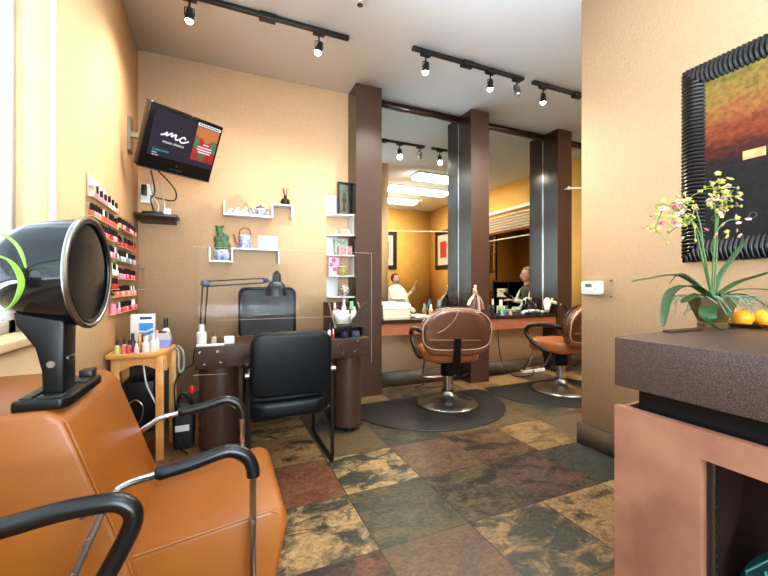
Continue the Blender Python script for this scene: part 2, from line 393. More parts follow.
# ------------------------------------------------------------------ columns, mirrors, styling counters
cl = ['brown floor-to-ceiling column nearest the nail desk', 'brown floor-to-ceiling column between the two mirrors', 'brown floor-to-ceiling column beside the thermostat wall, farthest right']
for (x0, x1), lb in zip(((1.238, 1.518), (2.633, 2.888), (3.99, 4.238)), cl):
    t = thing('column', lb, 'column', ((x0+x1)/2, 3.68, 0), 'columns along the mirror wall')
    MB().box((x0, 3.566, 0), (x1, YB, CZ)).build('core', BROWN, t)
    MB().box((x0, 3.56, 0), (x1, 3.566, CZ)).build('front_panel', BROWNF, t)
for (x0, x1), lb in zip(((1.518, 2.633), (2.888, 3.99), (4.238, XF)), ('tall wall mirror left of the middle column, reflecting ceiling light panels', 'tall wall mirror right of the middle column, reflecting a seated person', 'tall wall mirror past the rightmost column')):
    t = thing('wall_mirror', lb, 'mirror', ((x0+x1)/2, YB-.004, .78), 'wall mirrors')
    MB().box((x0+.001, YB-.008, .765), (x1-.001, YB, 3.083)).build('mirror_glass', MIRROR, t)
    m = MB()
    for x in (x0+.001, x1-.007): m.box((x, YB-.016, .765), (x+.006, YB-.008, 3.083))
    m.build('edge_strip', CHROME, t)
for (x0, x1), lb in zip(((1.52, 2.631), (2.89, 3.988), (4.24, XF)), ('brown styling counter with red granite apron under the left mirror', 'brown styling counter with red granite apron holding the hair dryer', 'brown styling counter past the rightmost column')):
    t = thing('styling_counter', lb, 'counter', ((x0+x1)/2, 3.7, .555), 'styling counters')
    MB().box((x0, 3.575, .725), (x1, YB-.01, .762)).build('countertop', BROWN, t, bevel=.003)
    MB().box((x0, 3.59, .6), (x1, YB-.01, .725)).build('apron', RBROWN, t)

# ------------------------------------------------------------------ ceiling track lights
def track(x0, x1, y, heads, lb, conn, nm):
    t = thing('track_light', lb, 'track light', ((x0+x1)/2, y, CZ), 'track lights')
    MB().box((x0, y-.018, CZ-.03), (x1, y+.018, CZ)).build('rail', BLACKM, t, bevel=.003)
    MB().box((conn-.06, y-.032, CZ-.045), (conn+.06, y+.032, CZ-.002)).build('connector', BLACKM, t, bevel=.004)
    for (x, dirv, on, drop) in heads:
        d = Vector(dirv).normalized()
        m = MB(); m.box((x-.045, y-.022, CZ-.05), (x+.045, y+.022, CZ-.028)); p = Vector((x, y, CZ-.05))
        m.cyl(p, p-Vector((0, 0, drop*.35)), .007)
        h = p-Vector((0, 0, drop*.35))
        m.tube([h+Vector((-.03, 0, -.06)), h+Vector((-.03, 0, -.01)), h+Vector((0, 0, 0)), h+Vector((.03, 0, -.01)), h+Vector((.03, 0, -.06))], .004, 6)
        hd = m.build('lamp_head', BLACKM, t)
        c = h-Vector((0, 0, .06))
        m = MB(); m.lathe([(.0, -.05), (.018, -.05), (.024, -.02), (.026, .0), (.03, .01), (.03, .035), (.027, .035), (.024, .012), (0, .01)], c, 18, d)
        m.build('lamp_can', BLACKM if on else STEEL, hd)
        m = MB(); m.ball(c+d*.03, .027, 12); b = m.build('bulb', LAMPE if on else (mat('off_bulb', (190, 200, 215), .1, metal=.6)), hd)
        if on:
            l = bpy.data.lights.new('spot', 'SPOT'); l.energy = on; l.spot_size = math.radians(150); l.spot_blend = .8; l.color = (1, .93, .82); l.shadow_soft_size = .03
            so = bpy.data.objects.new('spot', l); COL.objects.link(so); so.parent = t; so.location = c+d*.06-Vector(t.location)
            so.rotation_euler = d.to_track_quat('-Z', 'Y').to_euler()
track(-.32, .955, 2.93, [(-.2, (-.05, .1, -.95), 35, .13), (.71, (-.25, .0, -1), 45, .13)], 'black ceiling track with two lit spotlights above the nail desk', .32, 'a')
track(1.49, 2.71, 2.83, [(1.62, (-.1, .05, -1), 75, .13), (2.31, (0, .1, -1), 75, .13), (2.63, (.3, -.2, -.9), 0, .09)], 'black ceiling track with three spotlights, one unlit, before the mirrors', 2.05, 'b')
track(2.83, 3.75, 2.83, [(2.97, (.05, .1, -1), 75, .12)], 'short black ceiling track with one spotlight running behind the thermostat wall', 3.45, 'c')
# fluorescent ceiling fixtures of the far room, plus unseen front-room panels added as fill
for (x, y, sx, sy), lb in zip(((3.8, 1.6, 1.2, .34), (3.78, .65, 1.4, .34), (3.62, -.35, 1.3, .34), (1.2, -.5, 1.2, .5), (.2, -2.0, 1.2, .5), (.6, 1.92, 1.2, .4)),
        ('lit ceiling panel reflected highest in the left mirror', 'lit long ceiling panel reflected second highest in the left mirror', 'lit ceiling panel reflected lowest in the left mirror', 'added fill panel on the unseen ceiling over the reception counter', 'added fill panel on the unseen ceiling near the shopfront window', 'added fill panel on the unseen ceiling before the nail desk track light')):
    t = thing('ceiling_light', lb, 'ceiling light', (x, y, CZ), 'fluorescent ceiling panels')
    MB().box((x-sx/2, y-sy/2, CZ-.03), (x+sx/2, y+sy/2, CZ)).build('fixture', WHITE, t)
    m = MB(); m.prism([(-sy/2+.02, -.03), (-sy/2+.05, -.08), (sy/2-.05, -.08), (sy/2-.02, -.03)], x-sx/2+.02, x+sx/2-.02, 'x', Matrix.Translation((0, y, CZ))); m.build('diffuser', PANELE if x > 2.5 else PANELF, t)
m = MB(); m.lathe([(.035, 0), (.035, -.006), (.014, -.012), (.012, -.03), (.0, -.03)], (.9, 2.5, CZ-.0), 20)
t = thing('sprinkler', 'small chrome and white fire sprinkler in the ceiling above the track', 'sprinkler', (.9, 2.5, CZ))
m.build('escutcheon', WHITEP, t)
MB().cyl((.9, 2.5, CZ-.03), (.9, 2.5, CZ-.05), .01).lathe([(.022, 0), (.022, -.003), (0, -.004)], (.9, 2.5, CZ-.05), 12).build('deflector', CHROME, t)

# ------------------------------------------------------------------ reception counter, right foreground
XC = 1.15; YE = .807; DY = .112
t = thing('reception_counter', 'brown speckled stone reception counter with terracotta panel front, right foreground', 'counter', (1.7, .2, 0))
rend = lambda x: YE+(x-XC)*DY
slab = [(XC, -.9), (XC, YE), (XR-.005, rend(XR)), (XR-.005, -.9)]
MB().prism(slab, .805, .958).build('stone_slab', STONE, t, bevel=.003)
MB().prism([(XC+.05, -.88), (XC+.05, YE-.045), (XR-.005, rend(XR)-.045), (XR-.005, -.88)], .735, .805).build('recess_band', BLACK, t)
m = MB(); oy, oz = .574, .668
m.box((XC, oy, 0), (XC+.03, YE, .742)).box((XC, -.9, oz), (XC+.03, oy, .742)).box((XC, -.9, 0), (XC+.03, oy, .09)).box((XC, -.9, .09), (XC+.03, -.75, oz))
m.build('front_panel', COPPER, t)
MB().prism([(XC+.03, YE-.012), (XC+.03, YE-.0), (XR-.005, rend(XR)), (XR-.005, rend(XR)-.02)], 0, .735).build('end_panel', COPPER, t)
m = MB(); m.box((XC+.42, -.75, .06), (XC+.44, YE-.02, .735)).box((XC+.03, oy, .06), (XC+.42, oy+.02, .735)).box((XC+.03, -.75, .06), (XC+.42, oy, .09)).box((XC+.03, -.77, .06), (XC+.42, -.75, .735)); m.build('cabinet_lining', mat('dark_cherry', (58, 34, 30), .4, var=.15, vscale=12), t)
m = MB(); m.box((XC+.045, oy-.012, .09), (XC+.06, oy, oz)); m.box((XC+.41, .25, .09), (XC+.42, .265, .73)); st = m.build('shelf_standard', STEEL, t)
m = MB()
for k in range(22): m.box((XC+.0495, oy-.0135, .1+k*.026), (XC+.0555, oy-.0115, .114+k*.026))
m.build('slots', INK, st)
MB().box((XC+.018, -.75, .09), (XC+.023, oy-.0, oz)).build('glass_pane', ACRYL, t)
# teal quilted bag behind the glass
TEAL = mat('teal_leather', (18, 62, 70), .35)
bx, by = XC+.145, .385
t = thing('handbag', 'teal quilted leather bag behind the counter display glass', 'bag', (bx, by, .09))
m = MB(); m.ball((bx, by, .28), 1, 28, (.095, .175, .2)); bo = m.build('body', TEAL, t)
for v in bo.data.vertices: v.co.z = max(v.co.z, .002)
m = MB()
for sgn in (1, -1):
    for k in range(-4, 5):
        pts = []
        for q in range(13):
            u = -1.2+q*.2; yy = k*.07+u*.12*sgn; zz = .28+u*.16
            e = 1-((yy)/.175)**2-((zz-.28)/.2)**2
            if e > .05: pts.append((bx-.095*math.sqrt(e)-.0005, by+yy, zz))
        if len(pts) > 2: m.tube(pts, .0022, 5)
sub(m.build('stitching', mat('teal_thread', (96, 168, 170), .6), t), 'lighter teal diamond stitching')
MB().tube(spline([(bx+.02, by-.08, .45), (bx+.03, by-.07, .53), (bx+.04, by, .56), (bx+.03, by+.07, .53), (bx+.02, by+.08, .45)]), .008, 8).build('handle', TEAL, t)

# ------------------------------------------------------------------ framed painting on the right wall
y1, y0, z0, z1 = 1.255, .1, 1.25, 2.30; fw = .115
t = thing('framed_painting', 'large abstract painting in black ribbed frame above the reception counter', 'painting', (XR, (y0+y1)/2, z0))
def ribbed(a, b, inward, nr):
    # half-round ribs along the edge a->b, width to the inside
    m = MB(); a = Vector(a); b = Vector(b); iw = Vector(inward); d = (b-a); n = nr; st = d/n
    for k in range(n):
        c = a+st*(k+.5); L_ = d.length; dist = (k+.5)*st.length; um = min(1, dist/fw, (L_-dist)/fw)
        if um < .12: continue
        pts = []
        for q in range(9):
            u = q/8*um; pts.append(c+iw*fw*u*.92+iw*.004+Vector((-1, 0, 0))*(.008+.026*math.sin(PI*(.1+.82*u)))+d.normalized()*(.006*math.sin(PI*u)))
        m.tube(pts, st.length*.5, 8)
    m.box((XR-.014, min(a.y, b.y, (a+iw*fw).y, (b+iw*fw).y), min(a.z, b.z, (a+iw*fw).z)), (XR-.002, max(a.y, b.y, (a+iw*fw).y), max(a.z, b.z, (a+iw*fw).z)))
    return m
FR = mat('black_carved_frame', (16, 11, 10), .28, spec=.45)
for a, b, iw, n in (((XR, y1, z0), (XR, y1, z1), (0, -1, 0), 52), ((XR, y0, z1), (XR, y1, z1), (0, 0, -1), 58), ((XR, y0, z0), (XR, y1, z0), (0, 0, 1), 58), ((XR, y0, z0), (XR, y0, z1), (0, 1, 0), 52)):
    ribbed(a, b, iw, n).build('frame_side', FR, t)
def art_mat():
    m = bpy.data.materials.new('abstract_painting'); m.use_nodes = True; N = m.node_tree.nodes; L = m.node_tree.links; b = N['Principled BSDF']
    tc = N.new('ShaderNodeTexCoord'); sx = N.new('ShaderNodeSeparateXYZ'); L.new(tc.outputs['Generated'], sx.inputs[0])
    n = N.new('ShaderNodeTexNoise'); n.inputs['Scale'].default_value = 7; n.inputs['Detail'].default_value = 10; n.inputs['Roughness'].default_value = .7
    mp = N.new('ShaderNodeMapping'); mp.inputs['Scale'].default_value = (1, .7, 2.2); L.new(tc.outputs['Object'], mp.inputs[0]); L.new(mp.outputs[0], n.inputs['Vector'])
    a = N.new('ShaderNodeMath'); a.operation = 'MULTIPLY_ADD'; a.inputs[1].default_value = .5; L.new(n.outputs['Fac'], a.inputs[0]); L.new(sx.outputs[2], a.inputs[2])
    s2 = N.new('ShaderNodeMath'); s2.operation = 'SUBTRACT'; s2.inputs[1].default_value = .3; L.new(a.outputs[0], s2.inputs[0])
    r = N.new('ShaderNodeValToRGB'); cr = r.color_ramp
    stops = [(0, (28, 26, 26)), (.38, (30, 27, 27)), (.47, (70, 30, 22)), (.58, (116, 50, 30)), (.7, (140, 80, 42)), (.8, (136, 100, 50)), (.9, (122, 106, 44)), (1, (84, 74, 46))]
    cr.elements[0].position = 0; cr.elements[0].color = lin(stops[0][1]); cr.elements[1].position = 1; cr.elements[1].color = lin(stops[-1][1])
    for p, c in stops[1:-1]:
        e = cr.elements.new(p); e.color = lin(c)
    L.new(s2.outputs[0], r.inputs[0])
    n3 = N.new('ShaderNodeTexNoise'); n3.inputs['Scale'].default_value = 40; n3.inputs['Detail'].default_value = 6; L.new(tc.outputs['Object'], n3.inputs['Vector'])
    r3 = N.new('ShaderNodeValToRGB'); r3.color_ramp.elements[0].position = .3; r3.color_ramp.elements[0].color = (.55, .52, .5, 1); r3.color_ramp.elements[1].position = .6; r3.color_ramp.elements[1].color = (1.1, 1.1, 1.1, 1); L.new(n3.outputs['Fac'], r3.inputs[0])
    mu = N.new('ShaderNodeMix'); mu.data_type = 'RGBA'; mu.blend_type = 'MULTIPLY'; mu.inputs[0].default_value = .8; L.new(r.outputs[0], mu.inputs[6]); L.new(r3.outputs[0], mu.inputs[7])
    L.new(mu.outputs[2], b.inputs['Base Color']); b.inputs['Roughness'].default_value = .55; b.inputs['Specular IOR Level'].default_value = .15
    return m
cv = MB().box((XR-.022, y0+fw-.01, z0+fw-.01), (XR-.014, y1-fw+.01, z1-fw+.01)).build('canvas', art_mat(), t)
GLD = mat('gold_leaf_patch', (206, 170, 112), .5, rgb2=(176, 132, 80), vscale=30)
for (yy, zz, wy, wz) in ((.945, 1.755, .085, .042), (.84, 1.90, .05, .11), (.62, 1.75, .12, .05)): MB().box((XR-.0235, yy-wy/2, zz-wz/2), (XR-.022, yy+wy/2, zz+wz/2)).build('gold_patch', GLD, cv)
for (yy, zz) in ((1.1, 1.47), (.95, 1.46), (.8, 1.45)):
    m = MB(); m.tube([(XR-.0228, yy+.014*math.cos(a*PI/8), zz+.014*math.sin(a*PI/8)) for a in range(16)], .002, 5, True)
    m.build('ring_mark', mat('grey_paint', (74, 66, 62), .5), cv)

# thermostat with clear guard
t = thing('thermostat', 'white wall thermostat under a clear guard at the wall corner', 'thermostat', (XR, 1.8, 1.05))
m = MB(); m.prism(rrect(.155, .092, .018, 5, 1.805, 1.108), XR-.028, XR-.001, 'x'); m.build('housing', WHITEP, t, bevel=.004)
MB().box((XR-.0295, 1.80, 1.112), (XR-.0275, 1.848, 1.136)).build('display', mat('lcd_grey', (96, 98, 84), .3), t)
m = MB()
for yy, zz in ((1.777, 1.128), (1.768, 1.114), (1.777, 1.1)): m.cyl((XR-.0275, yy, zz), (XR-.030, yy, zz), .004)
for k in range(3): m.box((XR-.0295, 1.795+k*.02, 1.078), (XR-.0275, 1.805+k*.02, 1.083))
m.build('button', mat('grey_button', (168, 172, 174), .4), t)
m = MB(); m.box((XR-.012, 1.655, 1.035), (XR-.0095, 1.885, 1.17)); g = m.build('guard', ACRYL, t)
m = MB()
for zz in (1.05, 1.155): m.cyl((XR-.016, 1.672, zz), (XR-.001, 1.672, zz), .006)
m.build('screw', CHROME, g)
solo(MB().tube(spline([(XR+.01, 1.904, 1.05), (XR+.014, 1.906, 1.0), (XR+.01, 1.905, .94)]), .004, 6), 'cable', BLACK, 'thin dark cord hanging from the wall corner by the thermostat', 'cord')

# ------------------------------------------------------------------ potted orchid on the counter
px, py = 1.755, .835; pz = .958
t = thing('potted_orchid', 'potted orchid with pink and yellow blossoms in a brown faceted pot', 'plant', (px, py, pz))
m = MB(); m.lathe([(.0, 0), (.045, 0), (.047, .018), (.043, .022), (.075, .1), (.077, .118), (.068, .118), (.06, .1), (0, .098)], (px, py, pz), 6); m.build('pot', mat('bronze_pot', (92, 72, 40), .3, var=.2, vscale=20, coat=.3), t, ang=.3)
m = MB(); m.lathe([(0, .0), (.066, .002), (.05, .014), (0, .02)], (px, py, pz+.1), 14); m.build('soil', mat('moss', (70, 66, 40), .9, bump=.6, bscale=90), t)
R2 = Vector((.918, -.397, 0)); U = Vector((0, 0, 1)); Fv = Vector((.397, .918, 0))
pb = Vector((px, py, pz+.11))
def P3(r, u, f=0): return pb+R2*r+U*u+Fv*f
lf = [((0,0),(-.1,.05),(-.2,.02),(-.245,-.1)), ((0,0),(-.12,.09),(-.24,.08),(-.3,.07)), ((0,0),(-.04,-.02),(-.07,-.08),(-.02,-.13)), ((0,0),(.1,.06),(.2,.09),(.26,.11)), ((0,0),(.05,.09),(.13,.18),(.19,.24)),
      ((0,0),(.12,.04),(.3,.02),(.36,-.05)), ((0,0),(-.07,.02),(-.14,.0),(-.18,-.01)), ((0,0),(.07,.02),(.12,0),(.15,-.04)), ((0,0),(-.06,.07),(-.1,.1),(-.13,.06)), ((0,0),(.02,.02),(.0,-.03),(-.02,-.06))]
for k, l in enumerate(lf):
    f_ = (-.07, .02, -.1, .03, .06, -.02, -.08, -.08, .05, -.1)[k]
    pts = spline([P3(r, u, f_*i/3) for i, (r, u) in enumerate(l)], 6)
    wd = (.022, .018, .026, .016, .012, .008, .018, .016, .014, .018)[k]
    MB().leaf(pts, lambda q, wd=wd: wd*math.sin(PI*min(1, .12+.86*q))**.7+.0006).build('leaf', GREEN, t)
m = MB()
for k in range(34):
    a = random.uniform(0, 2*PI); rr = random.uniform(.06, .13); c = pb+Vector((.05*math.cos(a), .05*math.sin(a), -.005))
    m.tube(spline([c, c+Vector((rr*.6*math.cos(a), rr*.6*math.sin(a), .02)), c+Vector((rr*math.cos(a+.3), rr*math.sin(a+.3), random.uniform(-.07, .01)))], 4), .0018, 4)
tm = m.build('trailing_moss', mat('grey_green_moss', (104, 128, 104), .7), t); tm['kind'] = 'stuff'
stems = [[(0,0),(.0,.15),(.005,.3),(-.005,.38),(.0,.43)], [(.005,0),(.02,.15),(.03,.3),(.05,.38),(.1,.43)], [(0,0),(-.035,.15),(-.06,.29),(-.1,.36),(-.2,.36),(-.25,.27)], [(0,0),(-.03,.15),(-.06,.29),(-.11,.35),(-.17,.38)], [(0,0),(-.03,.12),(-.07,.25),(-.12,.3),(-.21,.25)], [(.0,.2),(.02,.27),(.07,.31),(.11,.3)]]
flo = []
for k, l in enumerate(stems):
    f_ = (-.02, .02, -.03, .03, -.05, .0)[k]
    pts = spline([P3(r, u, f_*i/4) for i, (r, u) in enumerate(l)], 6)
    MB().tube(pts, [.0042*(1-.6*i/len(pts)) for i in range(len(pts))], 6).build('stem', STEM, t)
    flo.append(pts)
def blossom(cols):
    m = MB(); m.mi = 0
    for k in range(5):
        a = 2*PI*k/5+.3
        m.ball((.0085*math.cos(a), .0085*math.sin(a), .002), .0075, 8, (1, .62, .3), Matrix.Rotation(0, 4, 'Z'))
    m.mi = 1; m.ball((0, 0, .003), .0055, 8, (1, 1, .9))
    return m.build('blossom', cols, t)
PET = [mat('pale_petal', (206, 186, 166), .5), mat('yellow_petal', (176, 172, 70), .5), mat('pink_petal', (190, 92, 130), .5), mat('magenta_lip', (150, 30, 84), .5)]
protos = [blossom([PET[0], PET[2]]), blossom([PET[1], PET[0]]), blossom([PET[2], PET[3]]), blossom([PET[1], PET[3]])]
first = set()
rr_ = random.Random(5); nb = 0
for k, pts in enumerate(flo):
    n = len(pts); cnt = (17, 19, 19, 17, 15, 12)[k]
    for q in range(cnt):
        i = min(n-1, int(n*(.6+.4*rr_.random()))) if k != 5 else min(n-1, int(n*(.4+.6*rr_.random())))
        s_ = .034
        c = pts[i]+Vector((rr_.gauss(0, s_*.75), rr_.gauss(0, s_*.75), rr_.gauss(0, s_*.8)))
        w_ = rr_.choices(range(4), (2.4, 4, 1.4, 1.6))[0]
        if w_ not in first: o = protos[w_]; first.add(w_)
        else: o = protos[w_].copy(); COL.objects.link(o)
        # proto meshes were shifted to the plant origin; keep them as if built at world zero
        o.location = c; o.rotation_euler = (rr_.uniform(.6, 2.2), 0, rr_.uniform(-1.4, 1.0)); sc = rr_.uniform(.55, .95); o.scale = (sc, sc, sc)
        nb += 1
for q in range(70):
    pts = flo[rr_.choice((0, 1, 2, 2, 3, 3, 4))]; c = pts[min(len(pts)-1, int(len(pts)*(.62+.38*rr_.random())))]
    e = c+Vector((rr_.gauss(0, .028), rr_.gauss(0, .028), rr_.gauss(0, .03)))
    MB().ball(e, .0045, 8, (1, 1, 1.4)).tube([c, (c+e)/2+Vector((0, 0, .006)), e], .0012, 4).build('bud', mat('bud_green', (150, 150, 60), .5), t)
for p in protos: p.data.transform(Matrix.Translation(Vector(t.location)))
for o in t.children:
    if o.name.startswith('blossom'): o.location -= Vector(t.location)
# oranges in a clear dish, dark folder
t = thing('glass_dish', 'clear shallow glass dish holding oranges beside the orchid', 'dish', (1.92, .775, .958))
m = MB(); m.lathe([(0, .003), (.07, .003), (.1, .018), (.103, .017), (.073, 0), (0, 0)], (1.92, .775, .958), 28); m.build('bowl', clear('dish_glass', (250, 248, 245), .12), t)
OR = mat('orange_peel', (250, 168, 30), .4, bump=.15, bscale=400)
lo = ['orange fruit nearest the flower pot, left one in the glass dish', 'orange fruit on the right side of the glass dish', 'orange fruit at the back of the glass dish']
for (ox, oy, oz), lb in zip(((1.865, .788, .963), (1.935, .752, .963), (1.935, .825, .963)), lo):
    t = thing('orange', lb, 'orange', (ox, oy, oz), 'oranges on the counter')
    MB().ball((ox, oy, oz+.033), .034, 20, (1, 1, .95)).build('fruit', OR, t)
    MB().cyl((ox, oy, oz+.063), (ox, oy, oz+.0675), .004).build('stem_button', STEM, t)
solo(MB().box((1.42, .79, .958), (1.60, .822, .966), None), 'folder', DBROWN, 'small flat dark brown folder on the counter edge left of the orchid pot', 'folder', bevel=.002)

# ------------------------------------------------------------------ dryer chair, left foreground
t = thing('dryer_chair', 'orange vinyl hair dryer chair with black padded chrome arms and hooded dryer', 'chair', (-.25, 1.31, 0))
Y0, Y1 = 1.072, 1.553
MB().prism([(-.645, .1), (-.645, .84), (-.36, .84), (-.325, .815), (-.205, .47), (-.17, .34), (-.17, .1)], Y0, Y1, 'y').build('backrest', ORANGE, t, bevel=.016, seg=3)
m = MB(); m.prism([(-.212, .452), (.06, .485), (.135, .494), (.165, .482), (.177, .452), (.147, .31), (.115, .12), (-.21, .12)], Y0+.022, Y1-.004, 'y'); m.build('seat', ORANGE, t, bevel=.014, seg=3)
m = MB()
m.tube([(-.2, Y0+.021, .455), (.06, Y0+.021, .484), (.125, Y0+.021, .491), (.15, Y0+.022, .478)], .0035, 6)
m.tube([(-.325, Y0+.004, .812), (-.209, Y0+.004, .47), (-.172, Y0+.004, .33)], .0035, 6)
m.build('piping', ORANGE, t)
MB().box((-.62, Y0+.03, 0), (.08, Y1-.03, .12)).build('plinth', BLACK, t)
def arm(y, dz, t, lean=0):
    pad = spline([(-.145, y, .666+dz), (-.07, y, .677+dz), (.0, y, .693+dz), (.03, y, .692+dz), (.06, y, .674+dz), (.076, y, .64+dz), (.078, y, .615+dz)], 6)
    a = MB().tube(spline([(-.29, y, .60+dz), (-.235, y, .635+dz), (-.2, y, .655+dz), (-.145, y, .664+dz), (0, y, .685+dz), (.045, y, .672+dz), (.074, y, .63+dz), (.077, y, .56+dz), (.077, y, .4+dz), (.077, y, .14)], 6), .009, 10).build('arm_tube', CHROME, t)
    n = len(pad); r = [.017]*n; r[0] = .012; r[-1] = .013
    MB().tube(pad, r, 12).build('arm_pad', RUBBER, a)
    m = MB()
    for z in (.5, .33): m.cyl((.077, y-.008, z), (.077, y-.0125, z), .0045, n=8)
    m.build('screw', STEEL, a)
arm(1.05, 0, t); arm(1.578, -.015, t)
# dryer: tray, stand, hood
tr = MB(); tr.prism([(-.425, 1.082), (-.335, 1.082), (-.322, 1.1), (-.318, 1.33), (-.345, 1.345), (-.425, 1.345)], .838, .864, 'z'); tr.build('dryer_tray', BLACK, t, bevel=.006)
m = MB()
for a, b in (((-.415, 1.095, .862), (-.392, 1.33, .868)), ((-.36, 1.285, .862), (-.33, 1.33, .886)), ((-.36, 1.23, .862), (-.328, 1.275, .869)), ((-.385, 1.095, .862), (-.338, 1.122, .867))): MB().box(a, b).build('tray_insert', BLACKM, t, bevel=.002)
st = MB(); st.prism([(-.386, .86), (-.345, .86), (-.343, 1.03), (-.35, 1.045), (-.44, 1.06), (-.435, 1.03), (-.40, .975), (-.388, .92)], 1.13, 1.21, 'y'); st = st.build('dryer_stand', BLACK, t, bevel=.006)
m = MB(); m.cyl((-.368, 1.131, .935), (-.368, 1.124, .935), .008).build('screw', STEEL, st)
for yy in (1.15, 1.19): MB().cyl((-.345, yy, .945), (-.341, yy, .945), .005).build('screw', STEEL, st)
hc = Vector((-.302, 1.182, 1.155)); ax = Vector((.995, -.08, .0)).normalized(); R0 = .137
prof = [(0, -.205), (.025, -.203), (.058, -.188), (.097, -.158), (.12, -.11), (.131, -.05), (.135, -.025), (.137, -.008), (.131, -.008), (.129, -.03), (.124, -.06), (.112, -.11), (.088, -.15), (.05, -.178), (0, -.19)]
m = MB(); m.lathe(prof[:8], hc, 56, ax); hood = m.build('hood', HOOD, t, ang=1.2)
m = MB(); m.lathe(prof[8:], hc, 56, ax); m.build('hood_lining', HOODIN, hood, ang=1.2)
m = MB(); ring = []
q = Vector((0, 0, 1)).rotation_difference(ax)
for a in range(64): ring.append(hc+q @ Vector(((R0-.001)*math.cos(a*PI/32), (R0-.001)*math.sin(a*PI/32), -.006)))
m.tube(ring, .0068, 10, True); sub(m.build('hood_rim', STEEL, hood), 'brushed metal rim of the dryer hood')
m = MB(); ring = [hc+q @ Vector(((R0-.011)*math.cos(a*PI/32), (R0-.011)*math.sin(a*PI/32), -.006)) for a in range(64)]
m.tube(ring, .005, 8, True); m.build('inner_gasket', BLACK, hood)
m = MB(); m.cyl(hc+Vector((.0, .134, -.05)), hc+Vector((.016, .14, -.06)), .005); m.build('latch_knob', BLACK, hood)

# neighbouring waiting chair, mostly below the frame: only its far arm shows
t = thing('waiting_chair', 'nearer salon chair at bottom left showing only a black looped arm and chrome brace', 'chair', (-.33, .62, 0))
def loop_arm(y, t):
    pts = spline([(-.47, y, .69), (-.35, y, .703), (-.265, y, .713), (-.2, y, .713), (-.172, y, .706), (-.155, y, .683), (-.161, y, .648), (-.198, y, .575), (-.235, y, .5), (-.27, y, .45)], 6)
    a = MB().tube(pts, .0175, 12).build('arm', RUBBER, t)
    b = MB().tube([(-.205, y+.012, .70), (-.25, y+.012, .588), (-.31, y+.012, .44), (-.34, y+.01, .06)], .0085, 10); b.build('brace', CHROME, a)
    m = MB()
    for z, x in ((.648, -.2265), (.59, -.25)): m.cyl((x, y+.003, z), (x, y-.001, z), .0045, n=8)
    m.build('screw', STEEL, a)
loop_arm(.855, t); loop_arm(.36, t)
MB().box((-.62, .38, .34), (-.2, .835, .45)).build('seat', ORANGE, t, bevel=.03, seg=3)
MB().prism([(-.64, .34), (-.645, .8), (-.58, .8), (-.55, .44), (-.55, .34)], .38, .835, 'y').build('backrest', ORANGE, t, bevel=.015)
for y in (.44, .78):
    for x in (-.56, -.28): MB().cyl((x, y, 0), (x, y, .35), .012).build('leg', CHROME, t)

# spider plant on the window sill, just outside the frame, its leaves reaching in
t = thing('spider_plant', 'bright green arching plant leaves in front of the dryer hood, left edge', 'plant', (-.7, .85, WZ0))
MB().lathe([(0, 0), (.05, 0), (.07, .11), (.074, .11), (.074, .12), (.066, .12), (.06, .1), (0, .1)], (-.71, .85, WZ0), 24).build('pot', mat('clay_pot', (168, 96, 66), .7), t)
def PX(px, py, D):   # world point on a viewing ray, used only to shape the leaf arcs
    l = (px-384)/376*D; return Vector((.397*D+.918*l, .918*D-.397*l, H-(py-286)/376*D))
c0 = Vector((-.71, .85, WZ0+.1))
for k, l in enumerate(([(-60, 215, .66), (-5, 231, .7), (18, 246, .73), (27, 268, .75)], [(-60, 240, .64), (-4, 255, .68), (14, 265, .7), (22, 283, .72), (16, 301, .73), (5, 311, .735)])):
    pts = spline([c0, c0+Vector((.02, 0, .16))]+[PX(*p) for p in l], 6)
    MB().leaf(pts, lambda q: .0062*math.sin(PI*min(1, .2+.79*q))**.6+.0003).build('leaf', GREEN2, t)
for k in range(9):
    a = k*.7+1.8; 
    pts = spline([c0, c0+Vector((.03*math.cos(a), .03*math.sin(a), .12)), c0+Vector((.09*math.cos(a) if math.cos(a) > 0 else .06*math.cos(a), .16*math.sin(a), .15)), c0+Vector((.11*math.cos(a) if math.cos(a) > 0 else .07*math.cos(a), .26*math.sin(a), .03))], 6)
    MB().leaf(pts, lambda q: .008*math.sin(PI*min(1, .2+.79*q))**.6+.0003).build('leaf', GREEN2, t)

# picture frame high on the left wall (its lower edge only just shows)
t = thing('framed_picture', 'dark carved picture frame high on the left wall, only its lower edge visible', 'picture', (XL, 2.2, 2.655))
m = MB()
for a, b in (((2.02, 2.665), (2.40, 2.665)), ((2.02, 2.665), (2.02, 3.1)), ((2.40, 2.665), (2.40, 3.1)), ((2.02, 3.1), (2.40, 3.1))):
    m.tube([(XL+.02, a[0]+(b[0]-a[0])*k/24, a[1]+(b[1]-a[1])*k/24) for k in range(25)], [.022+.005*(k % 2) for k in range(25)], 8)
m.build('frame', mat('carved_brown', (86, 52, 34), .4), t)
MB().box((XL+.002, 2.02, 2.665), (XL+.012, 2.40, 3.1)).build('canvas', mat('muted_picture', (150, 120, 84), .6, rgb2=(96, 84, 60), vscale=6), t)

